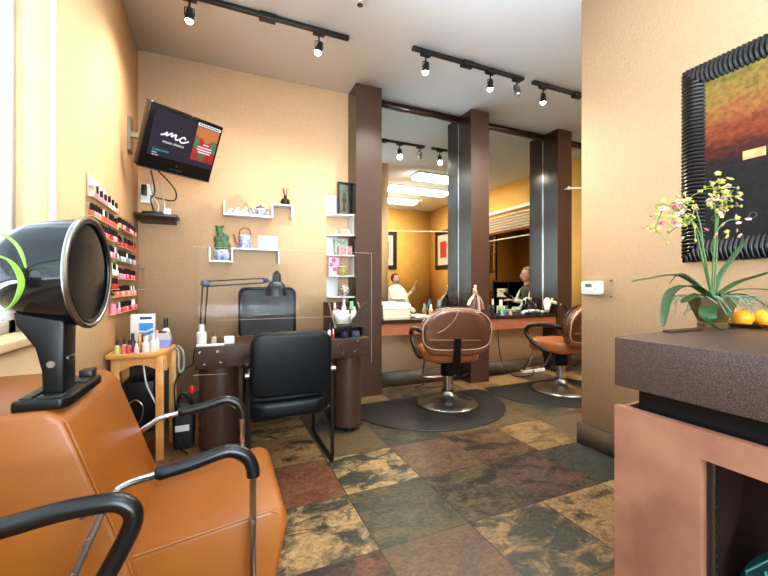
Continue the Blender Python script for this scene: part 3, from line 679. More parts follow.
# ------------------------------------------------------------------ nail polish racks on the left wall with every bottle
ordn = ['first', 'second', 'third', 'fourth', 'fifth', 'sixth', 'seventh', 'eighth', 'ninth', 'tenth', 'eleventh', 'twelfth', 'thirteenth', 'fourteenth', 'fifteenth', 'sixteenth']
LR = [1.598, 1.493, 1.404, 1.30, 1.19, 1.10]; RRK = [1.515, 1.39, 1.29, 1.17, 1.05, .94]
polish = {'red': (190, 24, 34), 'coral': (226, 96, 78), 'pink': (232, 150, 170), 'nude': (226, 186, 160), 'orange': (226, 100, 50), 'crimson': (140, 20, 40), 'lilac': (190, 170, 210), 'white': (236, 230, 226), 'teal': (70, 160, 160), 'magenta': (196, 40, 110)}
pm = {k: mat('polish_'+k, v, .15, coat=.5) for k, v in polish.items()}
def bottle_mesh(kind, col, cap, h=.058, r=.0135):
    m = MB(); m.mi = 0; m.lathe([(0, 0), (r*.95, 0), (r, .003), (r, h*.38), (r*.75, h*.46), (r*.5, h*.48), (0, h*.48)], (0, 0, 0), 10)
    m.mi = 1; m.lathe([(0, h*.46), (r*.62, h*.46), (r*.56, h), (0, h)], (0, 0, 0), 10)
    return m
mesh_cache = {}
def bottle(col, cap, x, y, z, label, h=.062, group='nail polish bottles in the wall racks'):
    key = (col, cap)
    if key not in mesh_cache:
        o = bottle_mesh('b', col, cap).build('nail_polish_bottle', [pm[col], BLACK if cap == 'black' else WHITEP if cap == 'white' else STEEL]); mesh_cache[key] = o.data
    else:
        o = bpy.data.objects.new('nail_polish_bottle', mesh_cache[key]); COL.objects.link(o)
    o.location = (x, y, z); s_ = h/.058; o.scale = (1, 1, s_)
    return tag(o, label, 'nail polish', group)
def rack(nm, lb, rows, spans, ytop):
    ya, yb = min(s_[0] for s_ in spans), max(s_[1] for s_ in spans)
    t = thing('polish_rack', lb, 'rack', (XL, (ya+yb)/2, rows[-1]), 'wall racks of nail polish')
    m = MB(); yt = spans[0][0]; m.prism([(spans[-1][0], rows[-1]), (yb, rows[-1]), (yb, ytop[1]), (yt, ytop[0]), (yt, rows[3]-.03), (ya, rows[-2]+.07)], XL+.001, XL+.006, 'x'); m.build('back_panel', ACRYL, t)
    for z, (a, b) in zip(rows, spans):
        m = MB(); m.box((XL+.006, a, z-.004), (XL+.036, b, z)); sh = m.build('shelf', GOLDT, t)
        MB().box((XL+.034, a, z), (XL+.036, b, z+.014)).build('lip', ACRYL, sh)
    for y in (yt, yb):
        MB().box((XL+.006, y-.002, rows[-1] if y == yb else rows[3]), (XL+.036, y+.002, ytop[0] if y == yt else ytop[1])).build('side_panel', ACRYL, t)
    return t
tl = rack('l', 'clear nail polish rack nearer the dryer hood, with a white header card', LR, [(2.43, 3.0)]*6, (1.72, 1.64))
MB().prism([(2.45, 1.61), (2.45, 1.722), (2.62, 1.72), (2.86, 1.68), (3.0, 1.64), (3.0, 1.61)], XL+.0065, XL+.009, 'x').build('header_card', WHITE, tl)
rack('r', 'clear nail polish rack nearer the room corner, above the wooden table', RRK, [(3.02, 3.56)]*4+[(2.9, 3.58), (2.86, 3.61)], (1.60, 1.63))
rc = random.Random(11)
schemes = {'L': [['white', 'nude', 'white', 'pink'], ['coral', 'pink', 'orange', 'nude', 'crimson'], ['coral', 'nude', 'red', 'magenta', 'pink'], ['red', 'pink', 'white', 'pink', 'lilac'], ['white', 'lilac', 'white'], ['red', 'crimson', 'white', 'red']],
           'R': [['red', 'crimson', 'nude', 'lilac'], ['crimson', 'red', 'red', 'coral'], ['teal', 'lilac', 'red', 'white'], ['red', 'pink', 'crimson', 'magenta'], ['orange', 'coral', 'orange', 'pink', 'nude'], ['coral', 'orange', 'red', 'pink']]}
for side, rows, spans in (('L', LR, [(2.56, 2.98)]+[(2.46, 2.98)]*5), ('R', RRK, [(3.05, 3.54)]*4+[(2.94, 3.55), (2.96, 3.57)])):
    for r, (z, (a, b)) in enumerate(zip(rows, spans)):
        step = .075 if (side == 'L' and r == 0) else .043
        n = int((b-a)/step)+1
        for k in range(n):
            c = rc.choice(schemes[side][r]); cap = 'white' if (rc.random() < (.5 if side == 'L' and r in (3, 4) else .08)) else ('silver' if rc.random() < .06 else 'black')
            lb = f'{c} nail polish with {cap} cap, {ordn[k]} from left, {ordn[r]} shelf, {"nearer" if side == "L" else "farther"} wall rack'
            bottle(c, cap, XL+.021, a+(b-a)*k/max(1, n-1), z, lb, rc.uniform(.068, .078))
            if side == 'R' and r == 5 and k == 0: pass
solo(MB().box((XL+.01, 2.455, 1.598), (XL+.033, 2.50, 1.655)), 'sample_box', [mat('red_white_box', (214, 70, 60), .5, rgb2=(240, 232, 226), vscale=14)], 'small red and white box on top shelf of the rack by the hood', 'box', bevel=.001)
MB().lathe([(0, 0), (.02, 0), (.02, .03), (.016, .036), (.016, .068), (0, .068)], (0, 0, 0), 14).build('polish_jar', [mat('pink_polish_big', (226, 120, 140), .2)]).location = (XL+.022, 2.90, .94)
tag(bpy.data.objects['polish_jar'], 'larger pink polish jar with silver cap at left end of lowest shelf', 'jar')
t = thing('wire_holder', 'small clear wire-edged holder fixed beside the farther polish rack', 'holder', (XL, 3.68, 1.1))
m = MB()
for z in (1.09, 1.27):
    m.tube([(XL+.004, 3.64, z), (XL+.06, 3.64, z), (XL+.06, 3.74, z), (XL+.004, 3.74, z)], .006, 6)
m.build('rail', mat('smoky_bar', (140, 128, 112), .3), t)
MB().box((XL+.057, 3.64, 1.09), (XL+.06, 3.74, 1.27)).build('front_panel', ACRYL, t)

# ------------------------------------------------------------------ wooden side table by the wall
tz = .70
t = thing('side_table', 'honey wood side table with arched apron between wall and nail desk', 'table', (-.46, 2.92, 0))
MB().prism([(-.645, 2.755), (-.385, 2.755), (-.325, 2.83), (-.30, 3.10), (-.645, 3.10)], tz-.028, tz, 'z').build('tabletop', WOOD, t, bevel=.004)
for (x, y) in ((-.625, 2.80), (-.385, 2.79), (-.625, 3.07), (-.34, 3.07)):
    MB().box((x-.0, y-.0, 0), (x+.045, y+.03, tz-.028)).build('leg', WOOD, t, bevel=.002)
arch = [(-.58, .56)]+[(-.58+.195*k/10, .585+.035*math.sin(PI*k/10)) for k in range(11)]+[(-.385, .56), (-.385, .672), (-.58, .672)]
m = MB(); m.prism(arch, 2.80, 2.815, 'y'); m.build('front_apron', WOOD, t)
MB().box((-.34, 2.82, .57), (-.325, 3.07, .672)).build('side_apron', WOOD, t)
MB().box((-.62, 3.075, .1), (-.33, 3.095, .672)).build('back_panel', DBROWN, t)
MB().box((-.6, 2.84, .2), (-.35, 3.07, .215)).build('lower_shelf', DBROWN, t)
solo(MB().box((-.58, 2.86, .215), (-.4, 3.06, .5)), 'black_box', BLACK, 'black case standing on the lower shelf inside the wooden table', 'case', bevel=.01)
solo(MB().tube(spline([(-.46, 2.83, .66), (-.44, 2.82, .5), (-.395, 2.815, .38), (-.37, 2.825, .3), (-.36, 2.84, .216)]), .005, 6), 'cable', WHITEP, 'white cord dangling under the arched table apron', 'cord')
solo(MB().tube(spline([(-.55, 2.82, .36), (-.5, 2.8, .4), (-.455, 2.79, .36), (-.47, 2.80, .26), (-.55, 2.82, .22)]), .004, 6), 'cable', STEEL, 'thin grey cord loop low under the wooden table', 'cord')
solo(MB().tube(spline([(-.305, 3.05, .68), (-.275, 3.0, .66), (-.27, 2.98, .55), (-.255, 2.97, .52), (-.24, 3.0, .56), (-.25, 3.04, .65), (-.285, 3.06, .69)]), .008, 8), 'tool_hose', mat('grey_hose', (130, 130, 126), .4), 'grey hose loop hanging off the right side of the wooden table', 'hose')
# things on the table
def vial(name, x, y, z, r, h, rgb, caprgb, label, cat='bottle', group='bottles on the wooden table', caph=.35):
    t = thing(name, label, cat, (x, y, z), group)
    hb = h*(1-caph)
    MB().lathe([(0, 0), (r*.96, 0), (r, .003), (r, hb*.85), (r*.55, hb), (0, hb)], (x, y, z), 14).build('body', mat('body_%d_%d_%d' % rgb, rgb, .25), t)
    MB().lathe([(0, hb-.001), (r*.6, hb-.001), (r*.55, h), (0, h)], (x, y, z), 12).build('cap', mat('cap_%d_%d_%d' % caprgb, caprgb, .35), t)
    return t
K_, W_ = (14, 14, 16), (208, 208, 204)
for a in (('polish_bottle', -.59, 2.79, .014, .085, (176, 206, 120), K_, 'pale green polish bottle with black cap at the table front corner'),
          ('polish_bottle', -.555, 2.80, .014, .09, (222, 120, 116), K_, 'rose polish bottle with black cap beside the pale green one'),
          ('polish_bottle', -.525, 2.785, .013, .085, (200, 80, 90), K_, 'red polish bottle with black cap on wooden table'),
          ('polish_bottle', -.515, 2.83, .016, .12, (40, 38, 40), K_, 'tall all-black bottle on the wooden table'),
          ('oil_bottle', -.475, 2.82, .014, .115, (160, 104, 40), (206, 170, 90), 'amber oil bottle with gold cap on the wooden table'),
          ('lotion_bottle', -.44, 2.80, .022, .10, W_, W_, 'short white lotion bottle on the wooden table front'),
          ('lotion_bottle', -.40, 2.81, .02, .115, W_, W_, 'white bottle with white cap nearest the table front right corner'),
          ('pink_jar', -.485, 2.775, .015, .06, (236, 176, 200), (240, 210, 220), 'small pink jar in front of the amber oil bottle'),
          ('pink_bottle', -.385, 2.86, .013, .13, (238, 196, 196), (226, 160, 170), 'slim pale pink bottle behind the white bottles'),
          ('spray_bottle', -.36, 3.075, .025, .19, (214, 218, 226), K_, 'clear grey bottle with black top at the back of the table')):
    vial(a[0], a[1], a[2], tz, *a[3:])
t = thing('wax_box', 'white carton with blue wave print at the back of the wooden table', 'box', (-.5, 3.06, tz))
MB().box((-.565, 3.03, tz), (-.425, 3.095, tz+.225)).build('carton', WHITEP, t, bevel=.002)
m = MB(); m.prism([(-.515, tz+.09), (-.43, tz+.08), (-.43, tz+.165), (-.515, tz+.165)], 3.0285, 3.03, 'y'); m.build('blue_print', CARDBLUE, t)
m = MB(); m.prism([(-.515, tz+.115), (-.475, tz+.11), (-.43, tz+.13), (-.43, tz+.118), (-.475, tz+.1), (-.515, tz+.104)], 3.0275, 3.0285, 'y'); m.build('wave_print', WHITEP, t)
MB().box((-.51, 3.0285, tz+.19), (-.44, 3.03, tz+.208)).build('title_bar', mat('navy_print', (40, 52, 100), .5), t)
t = thing('storage_bin', 'grey and lilac plastic bin in front of the blue printed carton', 'bin', (-.41, 2.97, tz))
MB().prism([(-.445, 0), (-.32, 0), (-.315, .055), (-.45, .055)], 2.93, 3.02, 'y', Matrix.Translation((0, 0, tz))).build('lower_tub', mat('lilac_plastic', (128, 134, 196), .4), t)
MB().prism([(-.447, .055), (-.318, .055), (-.325, .10), (-.42, .10)], 2.93, 3.02, 'y', Matrix.Translation((0, 0, tz))).build('lid', mat('grey_plastic', (176, 176, 178), .4), t)
MB().box((-.405, 2.95, tz+.1), (-.345, 3.0, tz+.108)).build('handle', BLACK, t)
vial('dark_cup', -.475, 2.95, tz, .026, .10, (46, 34, 32), (120, 90, 76), 'dark brown patterned cup beside the lilac bin', 'cup')

# cable bag on the floor between table and desk
t = thing('floor_bag', 'black bag with white label on the floor left of the nail desk', 'bag', (-.24, 3.0, 0))
m = MB(); m.prism([(-.3, 0), (-.175, 0), (-.17, .2), (-.19, .31), (-.27, .33), (-.305, .22)], 2.9, 3.1, 'y'); b_ = m.build('body', mat('black_nylon', (20, 19, 22), .6, bump=.3, bscale=25), t, bevel=.025)
m = MB(); m.box((-.285, 2.893, .13), (-.2, 2.901, .17)); m.build('label_patch', WHITEP, t)
m = MB(); m.tube(spline([(-.28, 2.98, .31), (-.25, 2.96, .37), (-.21, 2.97, .33)]), .007, 6); m.build('handle', BLACK, t)
solo(MB().tube(spline([(-.165, 3.19, .71), (-.19, 3.2, .6), (-.2, 3.2, .52), (-.26, 3.12, .5), (-.3, 3.02, .42), (-.285, 2.9, .3), (-.29, 2.88, .15), (-.26, 2.84, .05), (-.2, 2.79, .012)]), .005, 6), 'cable', BLACK, 'black power cord running from desk down past the floor bag', 'cord')
solo(MB().ball((-.185, 2.93, .40), .02, 12, (1, 1, 1.5)), 'red_plug', mat('red_plastic', (214, 36, 40), .4), 'small red plug beside the left desk pedestal', 'plug')

# ------------------------------------------------------------------ nail desk with acrylic shield
dz = .72
t = thing('nail_desk', 'dark brown speckled nail desk on two rounded pedestals', 'desk', (.46, 3.0, 0))
MB().box((-.155, 2.725, .575), (1.065, 3.2, dz)).build('desk_top', BROWNF, t, bevel=.004)
MB().box((-.12, 3.2, dz-.03), (1.03, 3.21, dz)).build('back_edge', WOOD, t)
for cx, r in ((-.012, .128), (.918, .112)):
    m = MB(); m.lathe([(r, .035), (r, .575)], (cx, 2.725+r+.012, 0), 32); m.box((cx-r*.98, 2.725+r+.01, .035), (cx+r*.98, 3.15, .575)); p = m.build('pedestal', BROWNF, t)
    for y in (2.8, 3.08): MB().cyl((cx-.0, y, 0), (cx-.0, y, .036), .04).build('caster', BLACK, p)
t = thing('sneeze_shield', 'clear acrylic sneeze shield bolted to the front of the nail desk', 'shield', (.45, 2.715, .53))
sp = [(-.165, .545), (.04, .535), (.04, .72), (-.01, .79), (-.01, .893), (.765, .893), (.765, .53), (1.07, .525), (1.07, 1.374), (-.16, 1.374)]
MB().prism(sp, 2.710, 2.715, 'y').build('panel', ACRYL, t)
m = MB()
for pts in (((-.16, 1.374), (1.07, 1.374)), ((1.07, 1.374), (1.07, .525)), ((-.01, .893), (.765, .893)), ((.04, .535), (-.165, .545))):
    (a, b), (c, d) = pts; m.tube([(a, 2.7125, b), (c, 2.7125, d)], .0013, 6)
m.build('polished_edge', mat('edge_white', (176, 166, 154), .3), t)
for (x, z) in ((-.125, .69), (-.02, .69), (-.1, .61), (-.005, .615), (.80, .685), (.95, .70), (.83, .615), (.925, .625)):
    m = MB(); m.cyl((x, 2.71, z), (x, 2.695, z), .009, n=10); m.cyl((x, 2.697, z), (x+.008, 2.685, z+.012 if x > .5 else z), .006, n=8); m.build('bolt', CHROME, t)
# items on the desk, left end
vial('lotion_pump', -.12, 2.82, dz, .032, .14, W_, W_, 'white lotion bottle standing tallest at the left end of the desk', 'bottle', 'bottles on the nail desk', .3)
vial('small_jar', -.045, 2.83, dz, .018, .085, (176, 160, 130), (96, 84, 70), 'small amber jar between the white bottle and white cube', 'jar', 'bottles on the nail desk')
solo(MB().box((.02, 2.80, dz), (.085, 2.86, dz+.05)), 'white_cube_box', WHITEP, 'small white cube box on the desk right of the amber jar', 'box', bevel=.004)
solo(MB().box((-.15, 2.74, dz), (.02, 2.79, dz+.012)), 'white_tray', WHITEP, 'low white tray on the desk front in front of the white bottle', 'tray', bevel=.003)
# desk lamp
t = thing('desk_lamp', 'black articulated desk lamp clamped at the desk left end, arm level', 'lamp', (-.13, 3.1, dz))
m = MB(); m.cyl((-.14, 3.1, dz), (-.14, 3.1, dz+.05), .018); m.box((-.165, 3.06, dz+.0005), (-.1, 3.15, dz+.015)); m.build('clamp', BLACKM, t)
m = MB(); m.tube([(-.145, 3.1, dz+.04), (-.125, 3.1, 1.135)], .006, 8).tube([(-.115, 3.1, dz+.05), (-.092, 3.1, 1.115)], .006, 8); m.build('lower_arm', BLACKM, t)
m = MB(); m.tube([(-.115, 3.1, 1.155), (.31, 3.1, 1.182)], .006, 8).tube([(-.09, 3.1, 1.118), (.325, 3.1, 1.147)], .006, 8); m.build('upper_arm', mat('grey_arm', (60, 66, 74), .3, metal=.6), t)
m = MB(); m.ball((-.108, 3.1, 1.137), .026, 12, (1.3, .6, 1)); m.ball((.325, 3.1, 1.165), .022, 12, (1, .6, 1)); m.build('joint', mat('blue_grey_joint', (70, 84, 108), .35, metal=.5), t)
MB().tube([(.335, 3.1, 1.16), (.385, 3.1, 1.15)], .007, 8).build('neck', BLACKM, t)
m = MB(); m.lathe([(0, .135), (.012, .135), (.014, .118), (.03, .112), (.034, .105), (.034, .05), (.042, .045), (.058, .03), (.074, .005), (.083, -.03), (.086, -.06), (.082, -.06), (.078, -.03), (.066, .0), (.04, .03), (0, .03)], (.405, 3.09, 1.11), 28, (.02, -.12, 1)); m.build('lamp_shade', mat('glossy_black', (9, 9, 10), .15, spec=.4), t)
# organizer with bins at the right end
t = thing('desk_organizer', 'dark brown slanted organizer holding white bins at the desk right end', 'organizer', (.93, 3.0, dz))
side = [(2.80, .80), (2.83, .80), (3.12, .78), (3.12, 1.02), (3.02, 1.04), (2.95, .98)]
side2 = [(2.82, .79), (3.15, .72), (3.15, 1.0), (3.05, 1.0)]
for x in (.80, 1.05):
    MB().prism([(2.79, .795), (2.86, .80), (2.86, .72), (3.15, .72), (3.15, .985), (3.0, .985)], x, x+.015, 'x').build('side_panel', BROWNF, t)
MB().prism([(2.80, .80), (3.1, .86), (3.1, .872), (2.80, .812)], .815, 1.05, 'x').build('tier', BROWNF, t)
MB().prism([(.93, .80), (1.065, .80), (1.065, .99), (1.03, .985), (.99, .94), (.93, .835)], 2.775, 2.788, 'y').build('front_panel', BROWNF, t)
MB().box((.815, 3.135, .72), (1.05, 3.15, .985)).build('back_panel', BROWNF, t)
for x in (.83, .935):
    m = MB(); m.box((x, 2.83, .83), (x+.095, 2.836, .9)).box((x, 2.95, .84), (x+.095, 2.956, .92)).box((x, 2.83, .83), (x+.005, 2.95, .9)).box((x+.09, 2.83, .83), (x+.095, 2.95, .9)).box((x, 2.83, .825), (x+.095, 2.95, .832)); 
    tag(m.build('white_bin', WHITEP), 'white plastic bin of bottles in the desk organizer, '+('left' if x < .9 else 'right')+' one', 'bin', 'white bins in the organizer')
for k, (x, y, z, r, h, rgb, cap, lb) in enumerate(((.855, 2.89, .833, .015, .1, (236, 210, 204), (226, 180, 190), 'pale pink bottle in the left organizer bin'), (.895, 2.9, .833, .014, .11, W_, W_, 'white bottle in the left organizer bin'),
        (.955, 2.89, .833, .014, .1, (60, 54, 56), K_, 'black bottle in the right organizer bin'), (.995, 2.9, .833, .015, .12, (232, 190, 190), (240, 226, 220), 'blush bottle with white cap in the right organizer bin'),
        (.87, 3.04, .86, .018, .12, (206, 130, 140), (236, 200, 200), 'rose bottle behind the left organizer bin'), (.95, 3.04, .86, .02, .15, (240, 214, 216), (236, 190, 196), 'tall blush bottle on the back tier of the organizer'),
        (1.015, 3.03, .86, .028, .13, (150, 130, 116), (120, 206, 150), 'jar with mint green lid on organizer back tier'), (.84, 3.0, .855, .012, .1, (150, 40, 50), K_, 'dark red bottle at the organizer left edge'))):
    vial('salon_bottle', x, y, z, r, h, rgb, cap, lb, 'bottle', 'bottles in the desk organizer')
vial('marker_bottle', .775, 2.86, dz, .014, .12, W_, K_, 'black and white bottle standing left of the organizer', 'bottle', 'bottles on the nail desk', .5)
vial('nail_drill', .79, 2.80, dz, .01, .07, (190, 30, 44), (236, 200, 200), 'slim red bottle in front of the organizer', 'bottle', 'bottles on the nail desk', .5)
for k, (x, lb) in enumerate(((.88, 'navy blue jar under the organizer tier, left of the pair'), (.97, 'slate blue jar under the organizer tier, right of the pair'))):
    t = thing('blue_jar', lb, 'jar', (x, 2.8, dz), 'jars under the organizer')
    MB().lathe([(0, 0), (.03, 0), (.035, .01), (.033, .045), (0, .05)], (x, 2.80, dz), 18).build('body', mat('navy_%d' % k, ((30, 36, 70), (62, 78, 96))[k], .3), t)
    MB().lathe([(0, .045), (.02, .045), (.02, .06), (0, .06)], (x, 2.80, dz), 14).build('lid', BLACK, t)

# ------------------------------------------------------------------ technician chair (behind) and client chair (front)
t = thing('office_chair', 'mesh-backed task chair behind the nail desk', 'chair', (.37, 3.45, 0))
MESHM = mat('dark_mesh', (20, 21, 25), .6, var=.3, vscale=300)
m = MB(); 
m.prism(rrect(.44, .40, .05, 6, .368, .895), 3.335, 3.347, 'y'); m.build('mesh_back', MESHM, t)
m = MB(); pts = [(x, 3.335, z) for x, z in rrect(.45, .41, .05, 6, .368, .895)]; m.tube(pts, .013, 8, True); m.build('back_frame', BLACK, t)
MB().tube([(.37, 3.38, .9), (.37, 3.42, .6), (.37, 3.45, .46)], .02, 8).build('spine', BLACK, t)
m = MB(); m.prism(rrect(.46, .42, .08, 6, .37, 3.5), .44, .5, 'z'); m.build('seat', BLEATH, t, bevel=.015)
MB().cyl((.37, 3.5, .09), (.37, 3.5, .44), .025).build('gas_lift', BLACKM, t)
for k in range(5):
    a = 2*PI*k/5+.5; e = Vector((.37+.24*math.cos(a), 3.5+.24*math.sin(a), .07))
    l = MB().tube([(.37, 3.5, .1), e], [.022, .014], 8).build('leg', BLACK, t)
    MB().cyl(e-Vector((.012*math.sin(a), -.012*math.cos(a), .042)), e+Vector((.012*math.sin(a), -.012*math.cos(a), -.042)), .027).build('caster', BLACK, l)

t = thing('guest_chair', 'black padded guest chair with sled legs facing the nail desk', 'chair', (.37, 2.5, 0))
m = MB(); ol = []
for (x, z) in rrect(.475, .385, .075, 6, .388, .66): ol.append((x, z))
m.prism(ol, -.035, .035, 'y', Matrix.Translation((0, 2.30, 0)) @ Matrix.Translation((0, 0, .45)) @ Matrix.Rotation(.10, 4, 'X') @ Matrix.Translation((0, 0, -.45))); m.build('backrest', BLEATH, t, bevel=.022, seg=4)
m = MB(); m.prism(rrect(.49, .48, .1, 6, .385, 2.51), .335, .44, 'z', Matrix.Translation((0, 0, .0))); m.build('seat', BLEATH, t, bevel=.03, seg=4)
m = MB(); m.prism(rrect(.40, .10, .02, 4, .375, .455), 2.325, 2.35, 'y'); m.build('back_bracket', BLACK, t, bevel=.01)
for x in (.148, .65):
    f = MB().tube(spline([(x, 2.33, .60), (x, 2.325, .3), (x, 2.325, .06), (x, 2.335, .018), (x, 2.38, .014), (x, 2.8, .014), (x, 2.86, .018), (x, 2.87, .06), (x, 2.8, .3), (x, 2.70, .54), (x, 2.675, .60), (x, 2.63, .62), (x, 2.4, .62), (x, 2.33, .60)], 5), .0125, 8).build('sled_frame', BLACKM, t)
    MB().prism(rrect(.05, .26, .02, 4, x, 2.51), .622, .655, 'z').build('arm_pad', BLACK, f, bevel=.01)
    MB().cyl((x-.02, 2.326, .595), (x+.02, 2.326, .595), .016).build('end_cap', STEEL, f)
m = MB(); m.tube([(.148, 2.36, .345), (.65, 2.36, .345)], .012, 8).tube([(.148, 2.70, .345), (.65, 2.70, .345)], .012, 8); m.build('crossbar', BLACKM, t)

# ------------------------------------------------------------------ television in the corner and the little shelf beneath it
X_ = Vector((.844, .536, 0)).normalized(); TL = Vector((-.45, 3.05, 2.416)); BLp = Vector((-.564, 3.23, 2.0))
Y_ = (TL-BLp); th = Y_.length; Y_.normalize(); tw = .556
Z_ = X_.cross(Y_).normalized(); X_ = Y_.cross(Z_).normalized()
TM = Matrix((X_, Y_, Z_)).transposed().to_4x4(); TM.translation = BLp
t = thing('television', 'black flat television on a bracket in the corner, tilted down, showing music channel', 'television', (-.4, 3.4, 2.0))
m = MB(); m.box((0, 0, -.07), (tw, th, 0)); m.build('case', mat('tv_case', (12, 11, 11), .25, spec=.4), t, bevel=.006, M=TM)
m = MB(); m.box((.1, .1, -.11), (tw-.1, th-.08, -.07)); m.build('back_housing', BLACK, t, bevel=.02, M=TM)
MB().box((.0, -.003, -.02), (tw, .004, .002)).build('lower_trim', STEEL, t, M=TM)
sx0, sy0, sx1, sy1 = .045, .105, tw-.014, th-.035
def scr_e(n, rgb, s_=.9):
    if n in MATS: return MATS[n]
    m = mat(n, rgb, .35, emit=s_*.6); m.node_tree.nodes['Principled BSDF'].inputs['Base Color'].default_value = (.004, .004, .005, 1)
    return m
sc_ = MB().box((sx0, sy0, -.001), (sx1, sy1, .0015)).build('screen', scr_e('screen_indigo', (38, 34, 58), .8), t, M=TM)
MB().prism([(.355, .15), (sx1-.006, .15), (sx1-.006, sy1-.02), (.355, sy1-.02)], .0015, .0022, 'z').build('album_art', scr_e('screen_red', (216, 52, 48), .8), sc_, M=TM)
m = MB(); m.prism([(.355, sy1-.09), (.39, sy1-.105), (.41, sy1-.10), (.44, sy1-.135), (.47, sy1-.125), (.5, sy1-.10), (sx1-.006, sy1-.105), (sx1-.006, sy1-.02), (.355, sy1-.02)], .0022, .0026, 'z'); m.build('art_orange', scr_e('screen_orange', (238, 140, 74), .8), sc_, M=TM)
for (u, v) in ((.375, .31), (.38, .285), (.372, .262), (.42, .185), (.44, .17), (.42, .205), (.45, .195), (.505, .32), (.52, .295), (.515, .27), (.5, .29), (.525, .25)): MB().prism(rrect(.028, .026, .008, 3, u, v), .0022, .0026, 'z').build('art_green', scr_e('screen_green', (44, 164, 96), .8), sc_, M=TM)
for k in range(8):
    MB().tube([(.362+k*.0215, .155, .0024), (.375+k*.019, .205, .0024)], .002, 4).tube([(.378+k*.0205, .155, .0024), (.362+k*.0205, .205, .0024)], .002, 4).build('art_lattice', scr_e('screen_dark_red', (120, 26, 34), .7), sc_, M=TM)
WT = scr_e('screen_white', (245, 245, 250), 1.1)
for (v, u0, u1) in ((.286, .43, .475), (.262, .39, .505), (.241, .385, .51), (.222, .40, .5)): MB().prism(rrect(u1-u0, .009, .004, 3, (u0+u1)/2, v), .0028, .0032, 'z').build('art_caption', WT, sc_, M=TM)
m = MB(); m.box((.355, sy1-.014, .0015), (sx1-.001, sy1+.008, .0025)); m.build('corner_banner', WT, sc_, M=TM)
for k in range(9): MB().box((.366+k*.0185, sy1-.008, .0025), (.378+k*.0185, sy1+.002, .003)).build('banner_print', INK, sc_, M=TM)
# handwritten mc and lettering below it
m = MB(); z_ = .003
m.tube(spline([(.11, .263, z_), (.135, .275, z_), (.15, .292, z_), (.148, .268, z_), (.17, .285, z_), (.185, .296, z_), (.185, .272, z_), (.2, .285, z_), (.215, .293, z_), (.213, .27, z_), (.222, .258, z_), (.24, .268, z_)]), .0058, 6)
m.tube(spline([(.288, .28, z_), (.275, .293, z_), (.255, .28, z_), (.248, .262, z_), (.262, .25, z_), (.285, .256, z_), (.315, .274, z_)]), .0058, 6)
m.build('script_lettering', WT, sc_, M=TM)
text('music choice', .03, WT, sc_, TM @ Matrix.Translation((.21, .222, .0025)))
text('CLASSIC ROCK', .017, scr_e('screen_cyan', (70, 214, 226), 1.0), sc_, TM @ Matrix.Translation((.075, .15, .0025)), align='LEFT')
text('music', .015, WT, sc_, TM @ Matrix.Translation((.075, .13, .0025)), align='LEFT'); text('channel', .015, WT, sc_, TM @ Matrix.Translation((.075, .112, .0025)), align='LEFT')
MB().box((.05, .17, .0015), (.352, .1715, .002)).build('rule_line', scr_e('screen_grey', (90, 86, 110), .6), sc_, M=TM)
m = MB(); m.box((.22, .03, 0), (.32, .034, .001)); m.cyl((.27, .062, 0), (.27, .062, .0015), .006); m.build('bezel_mark', STEEL, t, M=TM)
m = MB(); m.box((XL, 3.40, 2.16), (XL+.02, 3.52, 2.42)); m.box((XL+.02, 3.43, 2.27), (-.48, 3.47, 2.31)); m.tube([(-.5, 3.45, 2.29), (-.44, 3.36, 2.26), (-.38, 3.30, 2.22)], .018, 8); m.build('wall_bracket', STEEL, t)
t = thing('media_shelf', 'small dark brown floating shelf on the corner wall under the television', 'shelf', (-.5, 3.75, 1.69))
m = MB(); m.box((-.648, 3.60, 1.70), (-.335, YB, 1.72)); m.build('board', DBROWN, t, bevel=.002)
MB().prism([(3.62, 1.70), (3.66, 1.675), (YB, 1.66), (YB, 1.70)], -.63, -.36, 'x').build('moulding', DBROWN, t)
solo(MB().box((-.60, 3.64, 1.72), (-.45, 3.76, 1.742)), 'cable_box', BLACK, 'flat black cable box on the floating shelf under the television', 'cable box', bevel=.003)
solo(MB().box((-.46, 3.70, 1.742), (-.42, 3.73, 1.79)), 'white_adapter', WHITEP, 'small white ribbed adapter standing on the cable box end', 'adapter', bevel=.004) if False else None
t = thing('white_adapter', 'small white ribbed adapter at the right end of the floating shelf', 'adapter', (-.415, 3.67, 1.72))
m = MB()
for k in range(5): m.box((-.44+k*.011, 3.64, 1.72), (-.432+k*.011, 3.70, 1.775))
m.box((-.44, 3.645, 1.72), (-.388, 3.695, 1.77)); m.build('body', mat('bluish_white', (212, 222, 236), .4), t)
t = thing('power_adapter', 'black power adapter plugged into the wall outlet left of the floating shelf', 'adapter', (-.6, YB, 1.86))
MB().box((-.635, YB-.01, 1.84), (-.545, YB, 2.0)).build('outlet_plate', WHITEP, t)
MB().box((-.625, YB-.05, 1.90), (-.585, YB-.01, 1.99)).build('adapter_body', BLACK, t, bevel=.004)
for pts, mt, lb in (([(-.5, 3.4, 2.02), (-.5, 3.6, 1.9), (-.55, 3.74, 1.86), (-.52, 3.72, 1.745)], BLACK, 'black cable looping from television to the cable box, left strand'),
                    ([(-.45, 3.4, 2.02), (-.36, 3.62, 1.94), (-.37, 3.7, 1.86), (-.5, 3.76, 1.88), (-.56, 3.78, 1.9)], BLACK, 'black cable looping widest to the right under the television'),
                    ([(-.52, 3.42, 2.02), (-.53, 3.7, 1.9), (-.5, 3.77, 1.82), (-.5, 3.74, 1.745)], WHITEP, 'white cable hanging straight from television to the floating shelf'),
                    ([(-.46, 3.42, 2.02), (-.455, 3.72, 1.88), (-.45, 3.76, 1.8), (-.46, 3.73, 1.745)], WHITEP, 'second white cable hanging right of the straight one')):
    solo(MB().tube(spline(pts), .0055, 6), 'cable', mt, lb, 'cable', 'cables under the television')

